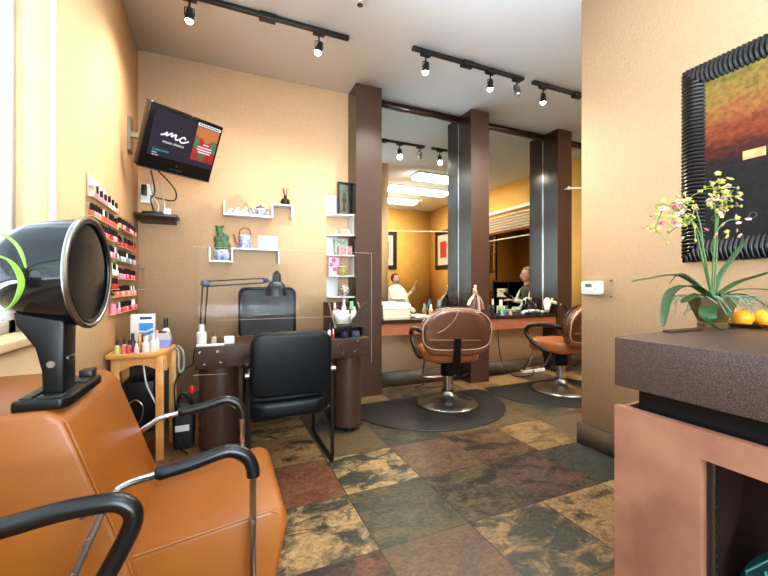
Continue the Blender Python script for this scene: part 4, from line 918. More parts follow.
# ------------------------------------------------------------------ white zigzag shelves on the back wall
def zig(name, segs, lb):
    xs = [p for s_ in segs for p in (s_[0], s_[2])]; zs = [p for s_ in segs for p in (s_[1], s_[3])]
    t = thing(name, lb, 'shelf', ((min(xs)+max(xs))/2, YB, min(zs)), 'white zigzag shelves')
    for (x0, z0, x1, z1) in segs:
        MB().box((x0, YB-.12, z0), (x1, YB-.001, z1)).build('board', WHITE, t, bevel=.0015)
zig('wall_shelf', [(.02, 1.765, .034, 1.895), (.034, 1.765, .455, 1.785), (.441, 1.785, .455, 1.905), (.455, 1.89, .64, 1.905), (.626, 1.775, .64, 1.89)], 'upper white zigzag wall shelf with teapot and reed diffuser')
zig('wall_shelf', [(-.10, 1.335, -.087, 1.47), (-.087, 1.335, .10, 1.35), (.087, 1.35, .10, 1.47), (.10, 1.455, .515, 1.47), (.501, 1.335, .515, 1.455)], 'lower white zigzag wall shelf with cactus plant and tall teapot')
yc = YB-.065
PORC = mat('blue_white_porcelain', (196, 200, 208), .25, rgb2=(84, 106, 160), vscale=38)
PWHITE = mat('porcelain', (206, 198, 196), .25)
# upper shelf items
for x, r, rgb, lb in ((.075, .028, (236, 208, 214), 'small pink ornament at the left end of the upper shelf'), (.135, .035, (240, 226, 214), 'cream ornament second from left on the upper shelf'), (.2, .04, (214, 186, 216), 'lilac and white ornament left of the blue teapot')):
    t = thing('ornament', lb, 'ornament', (x, yc, 1.785), 'china ornaments on the upper shelf')
    mm = mat('ornament_%d' % int(r*1000), rgb, .3, rgb2=(200, 192, 188), vscale=40)
    m = MB(); m.lathe([(0, 0), (r*.9, 0), (r, r*.4), (r*.8, r*.9), (r*.4, r*1.1), (0, r*1.15)], (x, yc, 1.785), 16); m.build('body', mm, t)
    m = MB(); m.ball((x+r*.3, yc, 1.785+r*1.45), r*.5, 12); m.build('top', mm, t)
    m = MB(); m.ball((x-r*.5, yc-.02, 1.785+r*.8), r*.35, 10); m.build('flower', PWHITE, t)
solo(MB().tube(spline([(.195, yc+.01, 1.79), (.2, yc+.01, 1.86), (.215, yc+.01, 1.895), (.235, yc+.01, 1.86), (.24, yc+.01, 1.79)]), .003, 6), 'wire_hoop', STEEL, 'thin wire hoop stand behind the lilac ornament', 'stand')
t = thing('teapot', 'small blue and white teapot with navy lid on upper shelf', 'teapot', (.345, yc, 1.785))
m = MB(); m.lathe([(0, 0), (.035, 0), (.05, .02), (.052, .045), (.042, .068), (.03, .072), (0, .072)], (.345, yc, 1.785), 22); m.build('body', PORC, t)
m = MB(); m.lathe([(.042, .07), (.04, .082), (.02, .09), (.006, .092), (.009, .102), (0, .106)], (.345, yc, 1.785), 18); sub(m.build('lid', mat('navy_glaze', (50, 54, 120), .2), t), 'navy blue lid')
m = MB(); m.tube(spline([(.3, yc, 1.81), (.275, yc, 1.825), (.262, yc, 1.86)]), [.014]*8+[.012]*8+[.008], 8); m.build('spout', PORC, t)
m = MB(); m.tube(spline([(.39, yc, 1.845), (.42, yc, 1.85), (.425, yc, 1.825), (.39, yc, 1.805)]), .006, 8); m.build('handle', PORC, t)
t = thing('reed_diffuser', 'round black reed diffuser on the right end of the upper shelf', 'diffuser', (.575, yc, 1.905))
m = MB(); m.lathe([(0, 0), (.035, 0), (.046, .03), (.04, .055), (.014, .072), (.014, .095), (.011, .095), (0, .09)], (.575, yc, 1.905), 22); m.build('bottle', BLACK, t)
for k in range(6):
    a = k*1.05; MB().tube([(.575+.004*math.cos(a), yc+.004*math.sin(a), 1.99), (.575+.035*math.cos(a), yc+.02*math.sin(a), 2.075)], .003, 5).build('reed', mat('reed_brown', (92, 60, 44), .7), t)
# lower shelf items
t = thing('cactus_plant', 'green paddle cactus in a blue patterned white pot on lower shelf', 'plant', (.0, yc, 1.35))
m = MB(); m.lathe([(0, 0), (.05, 0), (.07, .03), (.072, .07), (.06, .1), (.05, .1), (0, .095)], (.01, yc, 1.35), 24); m.build('pot', PORC, t)
for (x, z, r, a) in ((-.01, 1.49, .04, .2), (.04, 1.495, .045, -.3), (.02, 1.535, .035, .1), (-.025, 1.545, .03, .5), (.045, 1.565, .03, -.4), (.0, 1.59, .034, 0), (-.01, 1.635, .03, .1), (-.03, 1.66, .013, .3), (.02, 1.665, .013, -.3)):
    MB().ball((0, 0, 0), r, 12, (1, .28, 1.1), Matrix.Translation((x-.005, yc, z)) @ Matrix.Rotation(a, 4, 'Y')).build('paddle', GREEN, t)
t = thing('teapot', 'tall blue patterned teapot with brown arched handle on lower shelf', 'teapot', (.2, yc, 1.47))
m = MB(); m.lathe([(0, 0), (.052, 0), (.055, .01), (.055, .115), (.048, .125), (.03, .13), (0, .132)], (.205, yc, 1.47), 24); m.build('body', PORC, t)
m = MB(); m.tube(spline([(.16, yc, 1.5), (.125, yc, 1.53), (.115, yc, 1.58), (.105, yc, 1.6)]), .01, 8); sub(m.build('spout', mat('rust_glaze', (150, 66, 40), .3), t), 'rust brown spout')
m = MB(); m.tube(spline([(.155, yc, 1.595), (.165, yc, 1.645), (.205, yc, 1.665), (.245, yc, 1.645), (.255, yc, 1.595)]), .005, 8); m.build('handle', mat('brown_cane', (110, 76, 48), .5), t)
t = thing('art_card', 'white card with small dark leaf motifs propped on lower shelf', 'card', (.42, yc, 1.47))
MB().box((.325, yc+.01, 1.47), (.50, yc+.02, 1.60)).build('card', WHITEP, t)
m = MB()
for (x, z) in ((.345, 1.575), (.36, 1.56), (.34, 1.54), (.35, 1.505), (.37, 1.49), (.40, 1.485), (.43, 1.488), (.455, 1.57), (.475, 1.575), (.485, 1.555)): m.ball((x, yc+.0095, z), .009, 8, (1, .1, .55))
m.box((.365, yc+.0085, 1.532), (.47, yc+.01, 1.5345)); m.build('motif', mat('dark_green_ink', (44, 62, 48), .6), t)
# ------------------------------------------------------------------ white corner shelf column at the brown column
t = thing('corner_shelf', 'tall white five-tier corner shelf against the brown column', 'shelf', (1.12, YB, 1.0))
lev = [1.846, 1.64, 1.435, 1.228, 1.015]
m_ = [1.0, 1.0, 1.0, 1.0, 1.0]
for z in lev: MB().prism([(1.0, YB-.001), (1.0, YB-.10), (1.04, YB-.14), (1.2, YB-.19), (1.249, YB-.2), (1.249, YB-.001)], z-.014, z, 'z').build('tier', WHITE, t)
for z0, z1, sd in ((1.846, 2.06, 'l'), (1.64, 1.832, 'r'), (1.435, 1.626, 'l'), (1.228, 1.421, 'r'), (1.015, 1.214, 'l')):
    if sd == 'l': MB().box((1.0, YB-.10, z0), (1.1 if z0 > 1.5 else 1.24, YB-.001, z1)).build('panel', WHITE, t) if False else MB().box((1.0, YB-.014, z0), (1.12, YB-.001, z1)).build('back_board', WHITE, t)
    else: MB().box((1.235, YB-.19, z0), (1.249, YB-.001, z1)).build('side_board', WHITE, t)
ys = YB-.09
t = thing('shadow_box', 'black shadow box frame with dark figure on top of the corner shelf', 'frame', (1.15, ys, 1.846))
m = MB(); m.box((1.095, ys-.02, 1.846), (1.235, ys+.03, 1.862)).box((1.095, ys-.02, 2.17), (1.235, ys+.03, 2.186)).box((1.095, ys-.02, 1.862), (1.111, ys+.03, 2.17)).box((1.219, ys-.02, 1.862), (1.235, ys+.03, 2.17)).box((1.111, ys+.02, 1.862), (1.219, ys+.03, 2.17)); m.build('box_frame', BLACK, t)
MB().box((1.115, ys+.012, 1.866), (1.215, ys+.02, 2.166)).build('backing', mat('dull_linen', (120, 112, 96), .7), t)
m = MB(); m.lathe([(0, 0), (.02, .004), (.006, .05), (.014, .09), (.024, .12), (.01, .155), (.012, .17), (.014, .185), (0, .2)], (1.165, ys+.004, 1.89), 14); m.build('figure', mat('bronze_figure', (58, 46, 38), .4), t)
MB().box((1.111, ys-.014, 1.862), (1.219, ys-.012, 2.17)).build('glass', GLASS, t)
t = thing('photo_frame', 'tiny white picture frame on second tier of the corner shelf', 'frame', (1.17, ys-.02, 1.64))
m = MB(); m.box((1.13, ys-.03, 1.64), (1.215, ys-.02, 1.648)).box((1.13, ys-.03, 1.692), (1.215, ys-.02, 1.70)).box((1.13, ys-.03, 1.648), (1.138, ys-.02, 1.692)).box((1.207, ys-.03, 1.648), (1.215, ys-.02, 1.692)); m.build('frame', WHITEP, t)
MB().box((1.138, ys-.024, 1.648), (1.207, ys-.02, 1.692)).build('picture', mat('tan_picture', (214, 172, 124), .6), t)
t = thing('figurine', 'tiny cream figurine left of the tiny white picture frame', 'figurine', (1.075, ys-.01, 1.64))
m = MB(); m.lathe([(0, 0), (.016, 0), (.014, .02), (.007, .036), (0, .04)], (1.075, ys-.01, 1.64), 14); m.build('body', CREAMP, t); MB().ball((1.075, ys-.01, 1.683), .008, 10).build('head', CREAMP, t)
FLOR = mat('floral_tin', (196, 206, 190), .4, rgb2=(90, 130, 110), vscale=45)
t = thing('floral_tin', 'green floral tin standing at the back of the third tier', 'tin', (1.13, ys, 1.435))
MB().box((1.07, ys-.01, 1.435), (1.2, ys+.05, 1.59)).build('body', FLOR, t, bevel=.004); MB().box((1.068, ys-.012, 1.565), (1.202, ys+.052, 1.60)).build('lid', FLOR, t)
t = thing('pink_box', 'clear box of pink and red flowers at front of the third tier', 'box', (1.16, ys-.05, 1.435))
MB().box((1.09, ys-.08, 1.435), (1.225, ys-.02, 1.525)).build('case', mat('pink_floral', (222, 160, 166), .4, rgb2=(150, 70, 80), vscale=40), t); MB().box((1.165, ys-.083, 1.435), (1.172, ys-.018, 1.527)).build('ribbon', WHITEP, t)
t = thing('greeting_card', 'pink card with magenta flowers on fourth tier of corner shelf', 'card', (1.05, ys, 1.228))
MB().box((1.0, ys-.012, 1.228), (1.11, ys-.006, 1.415)).build('card', mat('pink_card', (236, 178, 206), .5), t)
m = MB()
for x, z in ((1.05, 1.38), (1.025, 1.335), (1.06, 1.29)): 
    for k in range(5): m.ball((x+.013*math.cos(k*1.257), ys-.0125, z+.013*math.sin(k*1.257)), .009, 8, (1, .1, 1))
m.build('flower_print', mat('magenta_print', (196, 40, 120), .5), t)
t = thing('tea_cup', 'green and gold floral mug on the fourth tier of corner shelf', 'cup', (1.14, ys-.05, 1.228))
m = MB(); m.lathe([(0, 0), (.04, 0), (.048, .012), (.052, .085), (.049, .087), (.044, .02), (0, .015)], (1.13, ys-.05, 1.228), 22); m.build('body', mat('gold_floral', (206, 188, 110), .3, rgb2=(110, 120, 74), vscale=50), t)
m = MB(); m.tube([(1.13+.0515*math.cos(a*PI/12), ys-.05+.0515*math.sin(a*PI/12), 1.314) for a in range(24)], .003, 6, True); m.build('rim', CREAMP, t)
t = thing('ginger_jar', 'round patterned ginger jar on the lowest tier of corner shelf', 'jar', (1.15, ys-.05, 1.015))
m = MB(); m.lathe([(0, 0), (.032, 0), (.05, .035), (.054, .065), (.042, .1), (.03, .108), (.03, .118), (.033, .12), (0, .12)], (1.15, ys-.05, 1.015), 24); m.build('body', mat('jar_pattern', (224, 214, 196), .25, rgb2=(70, 66, 60), vscale=42), t)

# ------------------------------------------------------------------ floor mats and styling chairs
def floor_mat(cx, cy, r, yb, lb, xmax=99):
    pts = []
    a0 = math.asin((yb-cy)/r)
    for k in range(49):
        a = PI-a0+(PI+2*a0)*k/48; pts.append((cx+r*math.cos(a), cy+r*math.sin(a)))
    m = MB(); m.prism(pts, .0005, .008, 'z'); solo(m, 'floor_mat', MATM, lb, 'mat', 'half round salon mats', bevel=.004, seg=2)
floor_mat(1.80, 3.20, .765, 3.34, 'black half-round floor mat under the left plastic-covered salon chair')
floor_mat(3.24, 3.05, .66, 3.34, 'black half-round floor mat under the salon chair cut off by the right wall')

def salon_chair(label):
    t = thing('salon_chair', label, 'chair', (0, 0, 0), 'caramel salon chairs')
    m = MB(); m.lathe([(.285, 0), (.29, .012), (.28, .022), (.2, .045), (.1, .075), (.065, .1), (.055, .125), (0, .125)], (0, 0, 0), 48); m.build('base', STEEL, t)
    MB().lathe([(.048, .11), (.048, .275), (0, .275)], (0, 0, 0), 24).build('lift_cylinder', CHROME, t)
    m = MB(); m.lathe([(.062, .27), (.066, .285), (.066, .40), (.05, .41), (0, .41)], (0, 0, 0), 24); m.box((-.14, -.14, .405), (.14, .14, .425)); m.build('pump_sleeve', BLACK, t)
    MB().lathe([(.053, .12), (.056, .128), (.053, .136)], (0, 0, 0), 24).build('collar', BLACK, t)
    m = MB(); m.tube(spline([(.06, -.03, .3), (.1, -.08, .27), (.16, -.1, .30)]), .007, 8); m.build('pump_lever', BLACKM, t)
    ol = []
    for k in range(40):
        a = 2*PI*k/40; c, s_ = math.cos(a), math.sin(a); e = .55
        ol.append((.265*math.copysign(abs(c)**e, c), .02+.26*math.copysign(abs(s_)**e, s_)))
    m = MB(); m.prism(ol, .425, .545, 'z'); m.build('seat', SALONV, t, bevel=.04, seg=4)
    tilt = Matrix.Translation((0, -.235, .47)) @ Matrix.Rotation(.14, 4, 'X')
    def outline(w, h, z0):
        o = []
        for k in range(44):
            a = 2*PI*k/44; c, s_ = math.cos(a), math.sin(a); e = .5 if s_ < 0 else .86
            o.append((w*(1-.06*max(0, s_))*math.copysign(abs(c)**e, c), z0+h/2+h/2*math.copysign(abs(s_)**e, s_)))
        return o
    m = MB(); m.prism(outline(.298, .42, .03), -.045, .045, 'y'); m.build('backrest', mat('dark_caramel_vinyl', (112, 66, 42), .35, var=.06, vscale=6), t, bevel=.03, seg=4, M=tilt)
    m = MB(); m.prism(outline(.312, .375, .09), -.055, .06, 'y'); cv = m.build('plastic_cover', FILM, t, bevel=.03, seg=3, M=tilt)
    m = MB(); pts = [(x, -.045, z) for x, z in outline(.306, .37, .092)]; m.tube(pts, .004, 6, True)
    m.tube(spline([(.0, -.057, .45), (-.04, -.058, .36), (-.12, -.057, .28), (-.18, -.056, .25)]), .0025, 6); m.tube(spline([(-.25, -.057, .19), (-.05, -.058, .185), (.2, -.057, .18)]), .0018, 6)
    m.build('cover_seam', mat('film_edge', (196, 170, 150), .25), cv, M=tilt)
    m = MB(); m.prism([(-.035, -.12), (.035, -.12), (.03, .2), (-.03, .2)], -.064, -.056, 'y'); m.build('back_strap', BLACK, t, M=tilt)
    for sx in (-1, 1):
        pts = spline([(.25*sx, -.17, .69), (.3*sx, -.12, .715), (.315*sx, .0, .715), (.315*sx, .12, .70), (.312*sx, .19, .66), (.308*sx, .19, .60), (.3*sx, .13, .53), (.285*sx, .03, .47), (.26*sx, -.02, .445)], 6)
        MB().tube(pts, .022, 12).build('armrest', RUBBER, t)
    m = MB(); m.tube(spline([(-.17, .2, .43), (-.17, .26, .30), (-.17, .33, .19), (-.15, .37, .165), (0, .385, .16), (.15, .37, .165), (.17, .33, .19), (.17, .26, .30), (.17, .2, .43)], 6), .011, 8); m.build('footrest', CHROME, t)
    return t
c1 = salon_chair('caramel salon chair with clear plastic back cover, fully visible before left mirror')
c2 = copy_tree(c1); c3 = copy_tree(c1)
c1.location = (1.97, 3.03, .008); c1.rotation_euler.z = -.3
c2.location = (3.33, 2.93, .008); c2.rotation_euler.z = .12; c2['label'] = 'caramel salon chair with plastic back cover, half hidden by the thermostat wall'
c3.location = (3.72, -.35, 0); c3.rotation_euler.z = -.5; c3['label'] = 'caramel salon chair under the white-caped client, seen only in the mirror'

# ------------------------------------------------------------------ things on the styling counters
cz = .762
t = thing('storage_box', 'cream ribbed storage box with lid on the left styling counter', 'box', (1.7, 3.68, cz))
m = MB(); m.prism([(1.56, cz), (1.86, cz), (1.87, cz+.115), (1.55, cz+.115)], 3.6, 3.77, 'y'); b_ = m.build('body', CREAMP, t, bevel=.004)
m = MB()
for k in range(3): m.box((1.548, 3.594, cz+.022+k*.032), (1.872, 3.6, cz+.036+k*.032))
m.build('rib', CREAMP, b_)
m = MB(); m.prism([(1.54, cz+.115), (1.88, cz+.115), (1.87, cz+.165), (1.84, cz+.178), (1.58, cz+.178), (1.55, cz+.165)], 3.59, 3.78, 'y'); m.build('lid', WHITEP, t, bevel=.005)
m = MB(); m.box((1.685, 3.583, cz+.115), (1.765, 3.59, cz+.165)); lt = m.build('latch', WHITEP, t)
text('L4', .03, INK, lt, axes((1.725, 3.5825, cz+.142), (1, 0, 0), (0, 0, 1)))
vial('spray_can', 1.905, 3.70, cz, .022, .16, (70, 54, 48), W_, 'brown spray bottle with white top right of the cream storage box', 'bottle', 'bottles on the styling counters', .2)
t = thing('folded_towel', 'cream folded towel on the left counter beside the spray bottle', 'towel', (2.05, 3.72, cz))
m = MB(); m.box((1.97, 3.66, cz), (2.15, 3.78, cz+.03)); m.build('towel', mat('cream_cloth', (226, 214, 184), .9, bump=.4, bscale=120), t, bevel=.012); 
vial('tonic_bottle', 2.2, 3.73, cz, .025, .15, (196, 158, 110), (160, 196, 216), 'tan bottle with pale blue cap near the middle column, left counter', 'bottle', 'bottles on the styling counters', .3)
vial('tint_bottle', 2.29, 3.7, cz, .03, .2, (52, 38, 34), (110, 130, 140), 'dark brown bottle on the left counter nearest the middle column', 'bottle', 'bottles on the styling counters', .3)
# cloths hanging from a peg on the middle column
t = thing('hanging_cloths', 'bundle of tan and grey cloths hanging from a peg on the middle column', 'cloths', (2.65, 3.53, .82))
sx_, sy_ = 2.66, 3.525
m = MB(); m.cyl((sx_, 3.56, 1.085), (sx_, 3.52, 1.09), .008); m.lathe([(0, 0), (.016, .004), (.012, .04), (.018, .06), (.0, .075)], (sx_, 3.52, 1.06), 12); m.build('peg', mat('pale_wood', (224, 200, 160), .5), t)
MB().ball((sx_, sy_, 1.0), .032, 14, (1.2, .9, .8)).build('knot', BLACK, t)
MB().ball((sx_, sy_, 1.05), .03, 14, (1, .8, 1.2)).build('gather', mat('gather_cloth', (170, 130, 104), .85), t)
for k, (dx, dzl, rgb) in enumerate(((-.105, -.1, (206, 178, 160)), (-.045, -.17, (120, 92, 80)), (.0, -.19, (70, 62, 64)), (.045, -.19, (190, 156, 132)), (.1, -.15, (150, 112, 92)), (-.075, -.16, (96, 70, 60)))):
    pts = spline([(sx_+dx*.1, sy_-.005, 1.03), (sx_+dx*.35, sy_-.015, 1.0), (sx_+dx*.8, sy_-.02, 1.0+dzl*.5), (sx_+dx, sy_-.015, 1.0+dzl)], 5)
    MB().tube(pts, [.012]*6+[.018]*(len(pts)-8)+[.02, .015], 8).build('cloth', mat('cloth_%d' % k, rgb, .85), t)
# right counter: bottles, brushes, clips, hair dryer
for a in (('gel_bottle', 3.13, 3.64, .035, .19, (150, 190, 120), (214, 226, 222), 'clear green gel bottle at the left end of the right counter'), ('serum_bottle', 3.2, 3.66, .02, .11, (70, 130, 170), (150, 200, 210), 'blue bottle right of the clear green gel bottle'),
          ('shampoo_bottle', 3.04, 3.68, .022, .2, (40, 40, 44), (206, 206, 200), 'dark bottle with pale cap behind the green gel bottle'), ('lacquer_bottle', 3.09, 3.62, .018, .07, (40, 64, 130), K_, 'short navy bottle at the front of the right counter'),
          ('cream_jar', 3.27, 3.63, .022, .05, (206, 150, 130), (226, 200, 190), 'short pink jar on the right counter front'),
          ('black_bottle', 3.78, 3.73, .028, .19, K_, K_, 'black bottle with black cap left of the hair dryer'), ('black_tall_bottle', 3.70, 3.75, .03, .17, (30, 30, 32), K_, 'second black bottle further left of the hair dryer')):
    vial(a[0], a[1], a[2], cz, *a[3:], group='bottles on the styling counters')
t = thing('towel_pile', 'black and white crumpled towel on the right counter', 'towel', (3.62, 3.67, cz))
m = MB(); 
rt = random.Random(4)
for k in range(14): m.ball((3.5+.024*k+rt.uniform(-.02, .02), 3.67+rt.uniform(-.04, .04), cz+.02+.022*math.sin(PI*k/13)), .034, 10, (1, 1, .6))
m.build('cloth', mat('black_white_cloth', (40, 40, 42), .9, rgb2=(232, 232, 232), vscale=26), t)
t = thing('hair_dryer', 'silver and cream hair dryer standing in a holder on the right counter', 'hair dryer', (3.9, 3.66, cz))
m = MB(); m.lathe([(.03, 0), (.034, .005), (.03, .09), (.036, .095), (.036, .1), (0, .1)], (3.88, 3.64, cz), 18); m.build('holder', mat('smoked_holder', (70, 78, 82), .2), t)
m = MB(); m.lathe([(0, -.03), (.03, -.03), (.048, .0), (.05, .04), (.036, .09), (.03, .15), (.026, .15), (0, .1)], (3.88, 3.63, cz+.165), 20, (-.35, -.3, -.6)); m.build('barrel', mat('silver_plastic', (206, 206, 200), .25), t)
m = MB(); m.tube(spline([(3.9, 3.63, cz+.16), (3.97, 3.6, cz+.145), (4.05, 3.57, cz+.115)]), [.02]*9+[.018]*8, 10); m.build('handle', CREAMP, t)
m = MB(); m.tube(spline([(3.95, 3.62, cz+.17), (3.955, 3.62, cz+.2)], 3), .012, 8); m.build('switch', CREAMP, t)
m = MB(); m.tube(spline([(4.05, 3.57, cz+.115), (4.1, 3.545, cz+.08), (4.125, 3.54, cz-.05), (4.1, 3.54, cz-.25), (4.02, 3.55, .25), (3.9, 3.6, .05)]), .006, 6); m.build('cord', BLACK, t)
t = thing('power_strip', 'white power strip on the floor below the right counter', 'power strip', (3.75, 3.72, 0))
m = MB(); m.box((3.55, 3.70, 0), (3.92, 3.755, .04)); m.build('body', WHITEP, t, bevel=.005)
m = MB()
for k in range(5): m.box((3.58+k*.065, 3.71, .04), (3.61+k*.065, 3.745, .065))
m.build('plug', BLACK, t)
for pts, lb in (([(3.7, 3.7, .05), (3.62, 3.6, .02), (3.45, 3.55, .012), (3.3, 3.62, .02), (3.22, 3.74, .2), (3.2, 3.78, .6)], 'black cable snaking along the floor under the right counter'), ([(2.5, 3.7, .6), (2.45, 3.68, .2), (2.3, 3.6, .014), (2.05, 3.58, .014), (1.95, 3.64, .014), (2.1, 3.7, .014)], 'thin cable coiled on the floor behind the left salon chair base')):
    solo(MB().tube(spline(pts), .005, 6), 'floor_cable', BLACK, lb, 'cable')
# curtain rods
t = thing('curtain_rod', 'white curtain rod running from the rightmost column behind the wall', 'rod', (4.115, 3.5, 2.36))
m = MB(); m.cyl((4.115, 3.50, 2.38), (5.1, 3.0, 2.38), .012); m.build('rod', WHITEP, t)
m = MB(); m.ball((4.115, 3.50, 2.38), .024, 12); m.cyl((4.115, 3.50, 2.38), (4.115, 3.56, 2.38), .01); m.build('finial', WHITEP, t)
MB().tube(spline([(4.15, 3.5, 2.37), (4.13, 3.53, 2.1), (4.05, 3.55, 1.95)]), .003, 5).build('pull_string', BLACK, t)
t = thing('curtain_rod', 'long white curtain rod crossing the far room, reflected in left mirror', 'rod', (4.4, -.1, 2.36))
MB().cyl((3.1, -.45, 2.38), (XF, .35, 2.38), .012).build('rod', WHITEP, t)
MB().ball((3.1, -.45, 2.38), .02, 10).build('finial', WHITEP, t)
MB().cyl((3.1, -.45, 2.38), (3.1, -.45, CZ), .004).build('hanger', WHITEP, t)
t = thing('curtain_rod', 'white curtain rod before the far opening, reflected in right mirror', 'rod', (XF-.1, 1.7, 2.2))
m = MB(); m.cyl((XF-.1, .7, 2.06), (XF-.1, 2.95, 2.06), .012).build('rod', WHITEP, t)
m = MB(); m.cyl((XF-.1, .71, 2.06), (XF+.16, .71, 2.06), .008).cyl((XF-.1, 2.94, 2.06), (XF+.02, 2.94, 2.06), .008); m.build('bracket', WHITEP, t)

# ------------------------------------------------------------------ far room seen in the mirrors
def wall_pic(ax, c, w, h, lb):
    t = thing('wall_picture', lb, 'picture', c, 'dark framed pictures of the far room')
    M = Matrix.Translation(c) @ (Matrix.Identity(4) if ax == 'y' else Matrix.Rotation(-PI/2, 4, 'Z'))
    M = Matrix.Translation(c) @ Matrix.Rotation(PI if ax == 'y' else PI/2*(-1), 4, 'Z')
    f = .11
    m = MB(); m.box((-w/2, -.03, 0), (w/2, 0, f)).box((-w/2, -.03, h-f), (w/2, 0, h)).box((-w/2, -.03, f), (-w/2+f, 0, h-f)).box((w/2-f, -.03, f), (w/2, 0, h-f)); m.build('frame', DBROWN, t, M=M)
    m = MB(); m.box((-w/2+f, -.012, f), (w/2-f, -.002, h-f)); m.build('mount', WHITEP, t, M=M)
    m = MB(); m.box((-w*.2, -.014, h*.3), (w*.2, -.012, h*.72)); m.build('print', mat('red_print', (186, 44, 34), .5), t, M=M)
wall_pic('y', (3.86, -1.34, 1.55), .75, 1.0, 'dark framed picture with red print on the far rear wall')
wall_pic('x', (XF, -.68, 1.55), .75, 1.0, 'dark framed picture on the far right wall near its corner')
t = thing('window_blind', 'raised white slatted blind above the far opening, reflected in right mirror', 'blind', (XF, 1.8, 2.42))
m = MB()
for k in range(6): m.box((XF-.07, .65, 2.24+k*.055), (XF-.012, 3.0, 2.258+k*.055), None)
m.build('slats', WHITEP, t)
m = MB(); m.box((XF-.08, .63, 2.60), (XF-.001, 3.02, 2.66)); m.build('headrail', WHITEP, t)
t = thing('tool_cabinet', 'black cabinet with open cubbies at the far room opening', 'cabinet', (5.5, 1.9, 0))
m = MB(); m.box((XF+.02, 1.2, 0), (XF+.42, 2.6, .06)).box((XF+.02, 1.2, .5), (XF+.42, 2.6, .53)).box((XF+.02, 1.2, .86), (XF+.42, 2.6, .89)).box((XF+.02, 1.2, 1.2), (XF+.42, 2.6, 1.24)).box((XF+.40, 1.2, 0), (XF+.42, 2.6, 1.24))
for y in (1.2, 1.66, 2.12, 2.57): m.box((XF+.02, y, 0), (XF+.42, y+.03, 1.24))
m.build('carcass', BLACK, t)
for k, (y, z, rgb, lb) in enumerate(((1.4, .53, (226, 226, 220), 'white towel stack in the lower black cubby'), (1.85, .53, (190, 190, 186), 'grey towel stack in the middle black cubby'), (1.42, .89, (214, 210, 200), 'cream towel stack in the upper black cubby'))):
    m = MB()
    for q in range(4): m.box((XF+.06, y-.13, z+q*.045), (XF+.36, y+.13, z+.042+q*.045))
    solo(m, 'towel_stack', mat('towel_%d' % k, rgb, .9), lb, 'towels', 'towel stacks in the black cabinet', bevel=.01)
t = thing('framed_artwork', 'red and orange artwork inside the alcove, reflected in right mirror', 'picture', (XF+1.3, 2.3, 1.2))
MB().box((XF+1.26, 1.85, 1.15), (XF+1.3, 2.75, 1.95)).build('frame', DBROWN, t)
MB().box((XF+1.25, 1.95, 1.25), (XF+1.262, 2.65, 1.85)).build('canvas', mat('red_art', (190, 70, 40), .5, rgb2=(214, 150, 50), vscale=6), t)
t = thing('glazed_partition', 'dark framed glass panel divided into panes at the opening edge', 'partition', (XF+.2, 1.0, 0))
m = MB()
for y in (.75, 1.12): m.box((XF+.14, y, 0), (XF+.18, y+.04, 2.2))
for z in (0, .45, .95, 1.4, 1.8, 2.165): m.box((XF+.14, .79, z), (XF+.18, 1.12, z+.035))
m.build('frame', BLACK, t); MB().box((XF+.157, .79, .03), (XF+.163, 1.12, 2.165)).build('panes', clear('amber_glass', (240, 226, 170), .06), t)
# a low counter of the far room under the pictures
t = thing('salon_stool', 'black salon stool under the person in dark vest', 'stool', (4.67, 2.85, 0))
m = MB(); m.lathe([(0, .44), (.17, .44), (.19, .46), (.19, .5), (.17, .52), (0, .525)], (4.67, 2.85, 0), 24); m.build('seat', BLEATH, t)
m = MB(); m.cyl((4.67, 2.85, .08), (4.67, 2.85, .44), .025).lathe([(.22, 0), (.22, .02), (.03, .08)], (4.67, 2.85, 0), 24); m.build('post', CHROME, t)

# ------------------------------------------------------------------ people (seen in the mirrors)
def person(name, label, joints, edges, cloth, loc, rz, hair_rgb, cape=None, extra=None):
    t = thing(name, label, 'person', (0, 0, 0))
    bm = bmesh.new(); V = {k: bm.verts.new(v[0]) for k, v in joints.items()}
    for a, b in edges: bm.edges.new((V[a], V[b]))
    me = bpy.data.meshes.new('body'); bm.verts.index_update(); keys = list(joints); bm.to_mesh(me); bm.free()
    o = bpy.data.objects.new('body', me); COL.objects.link(o); o.parent = t
    sk = o.modifiers.new('skin', 'SKIN'); sk.use_smooth_shade = True
    for i, k in enumerate(keys):
        r = joints[k][1]; me.skin_vertices[0].data[i].radius = r if isinstance(r, tuple) else (r, r)
        me.skin_vertices[0].data[i].use_root = (k == 'pelvis')
    ss = o.modifiers.new('sub', 'SUBSURF'); ss.levels = 2; ss.render_levels = 2
    dg = bpy.context.evaluated_depsgraph_get(); nm = bpy.data.meshes.new_from_object(o.evaluated_get(dg))
    o.modifiers.clear(); o.data = nm; nm.materials.clear(); nm.materials.append(cloth); nm.materials.append(SKIN); nm.materials.append(mat('dark_trousers', (34, 34, 40), .8)); nm.materials.append(mat('white_sleeve', (226, 226, 226), .8))
    for p in nm.polygons:
        c = p.center; p.use_smooth = True
        if extra: p.material_index = extra(c)
    return t
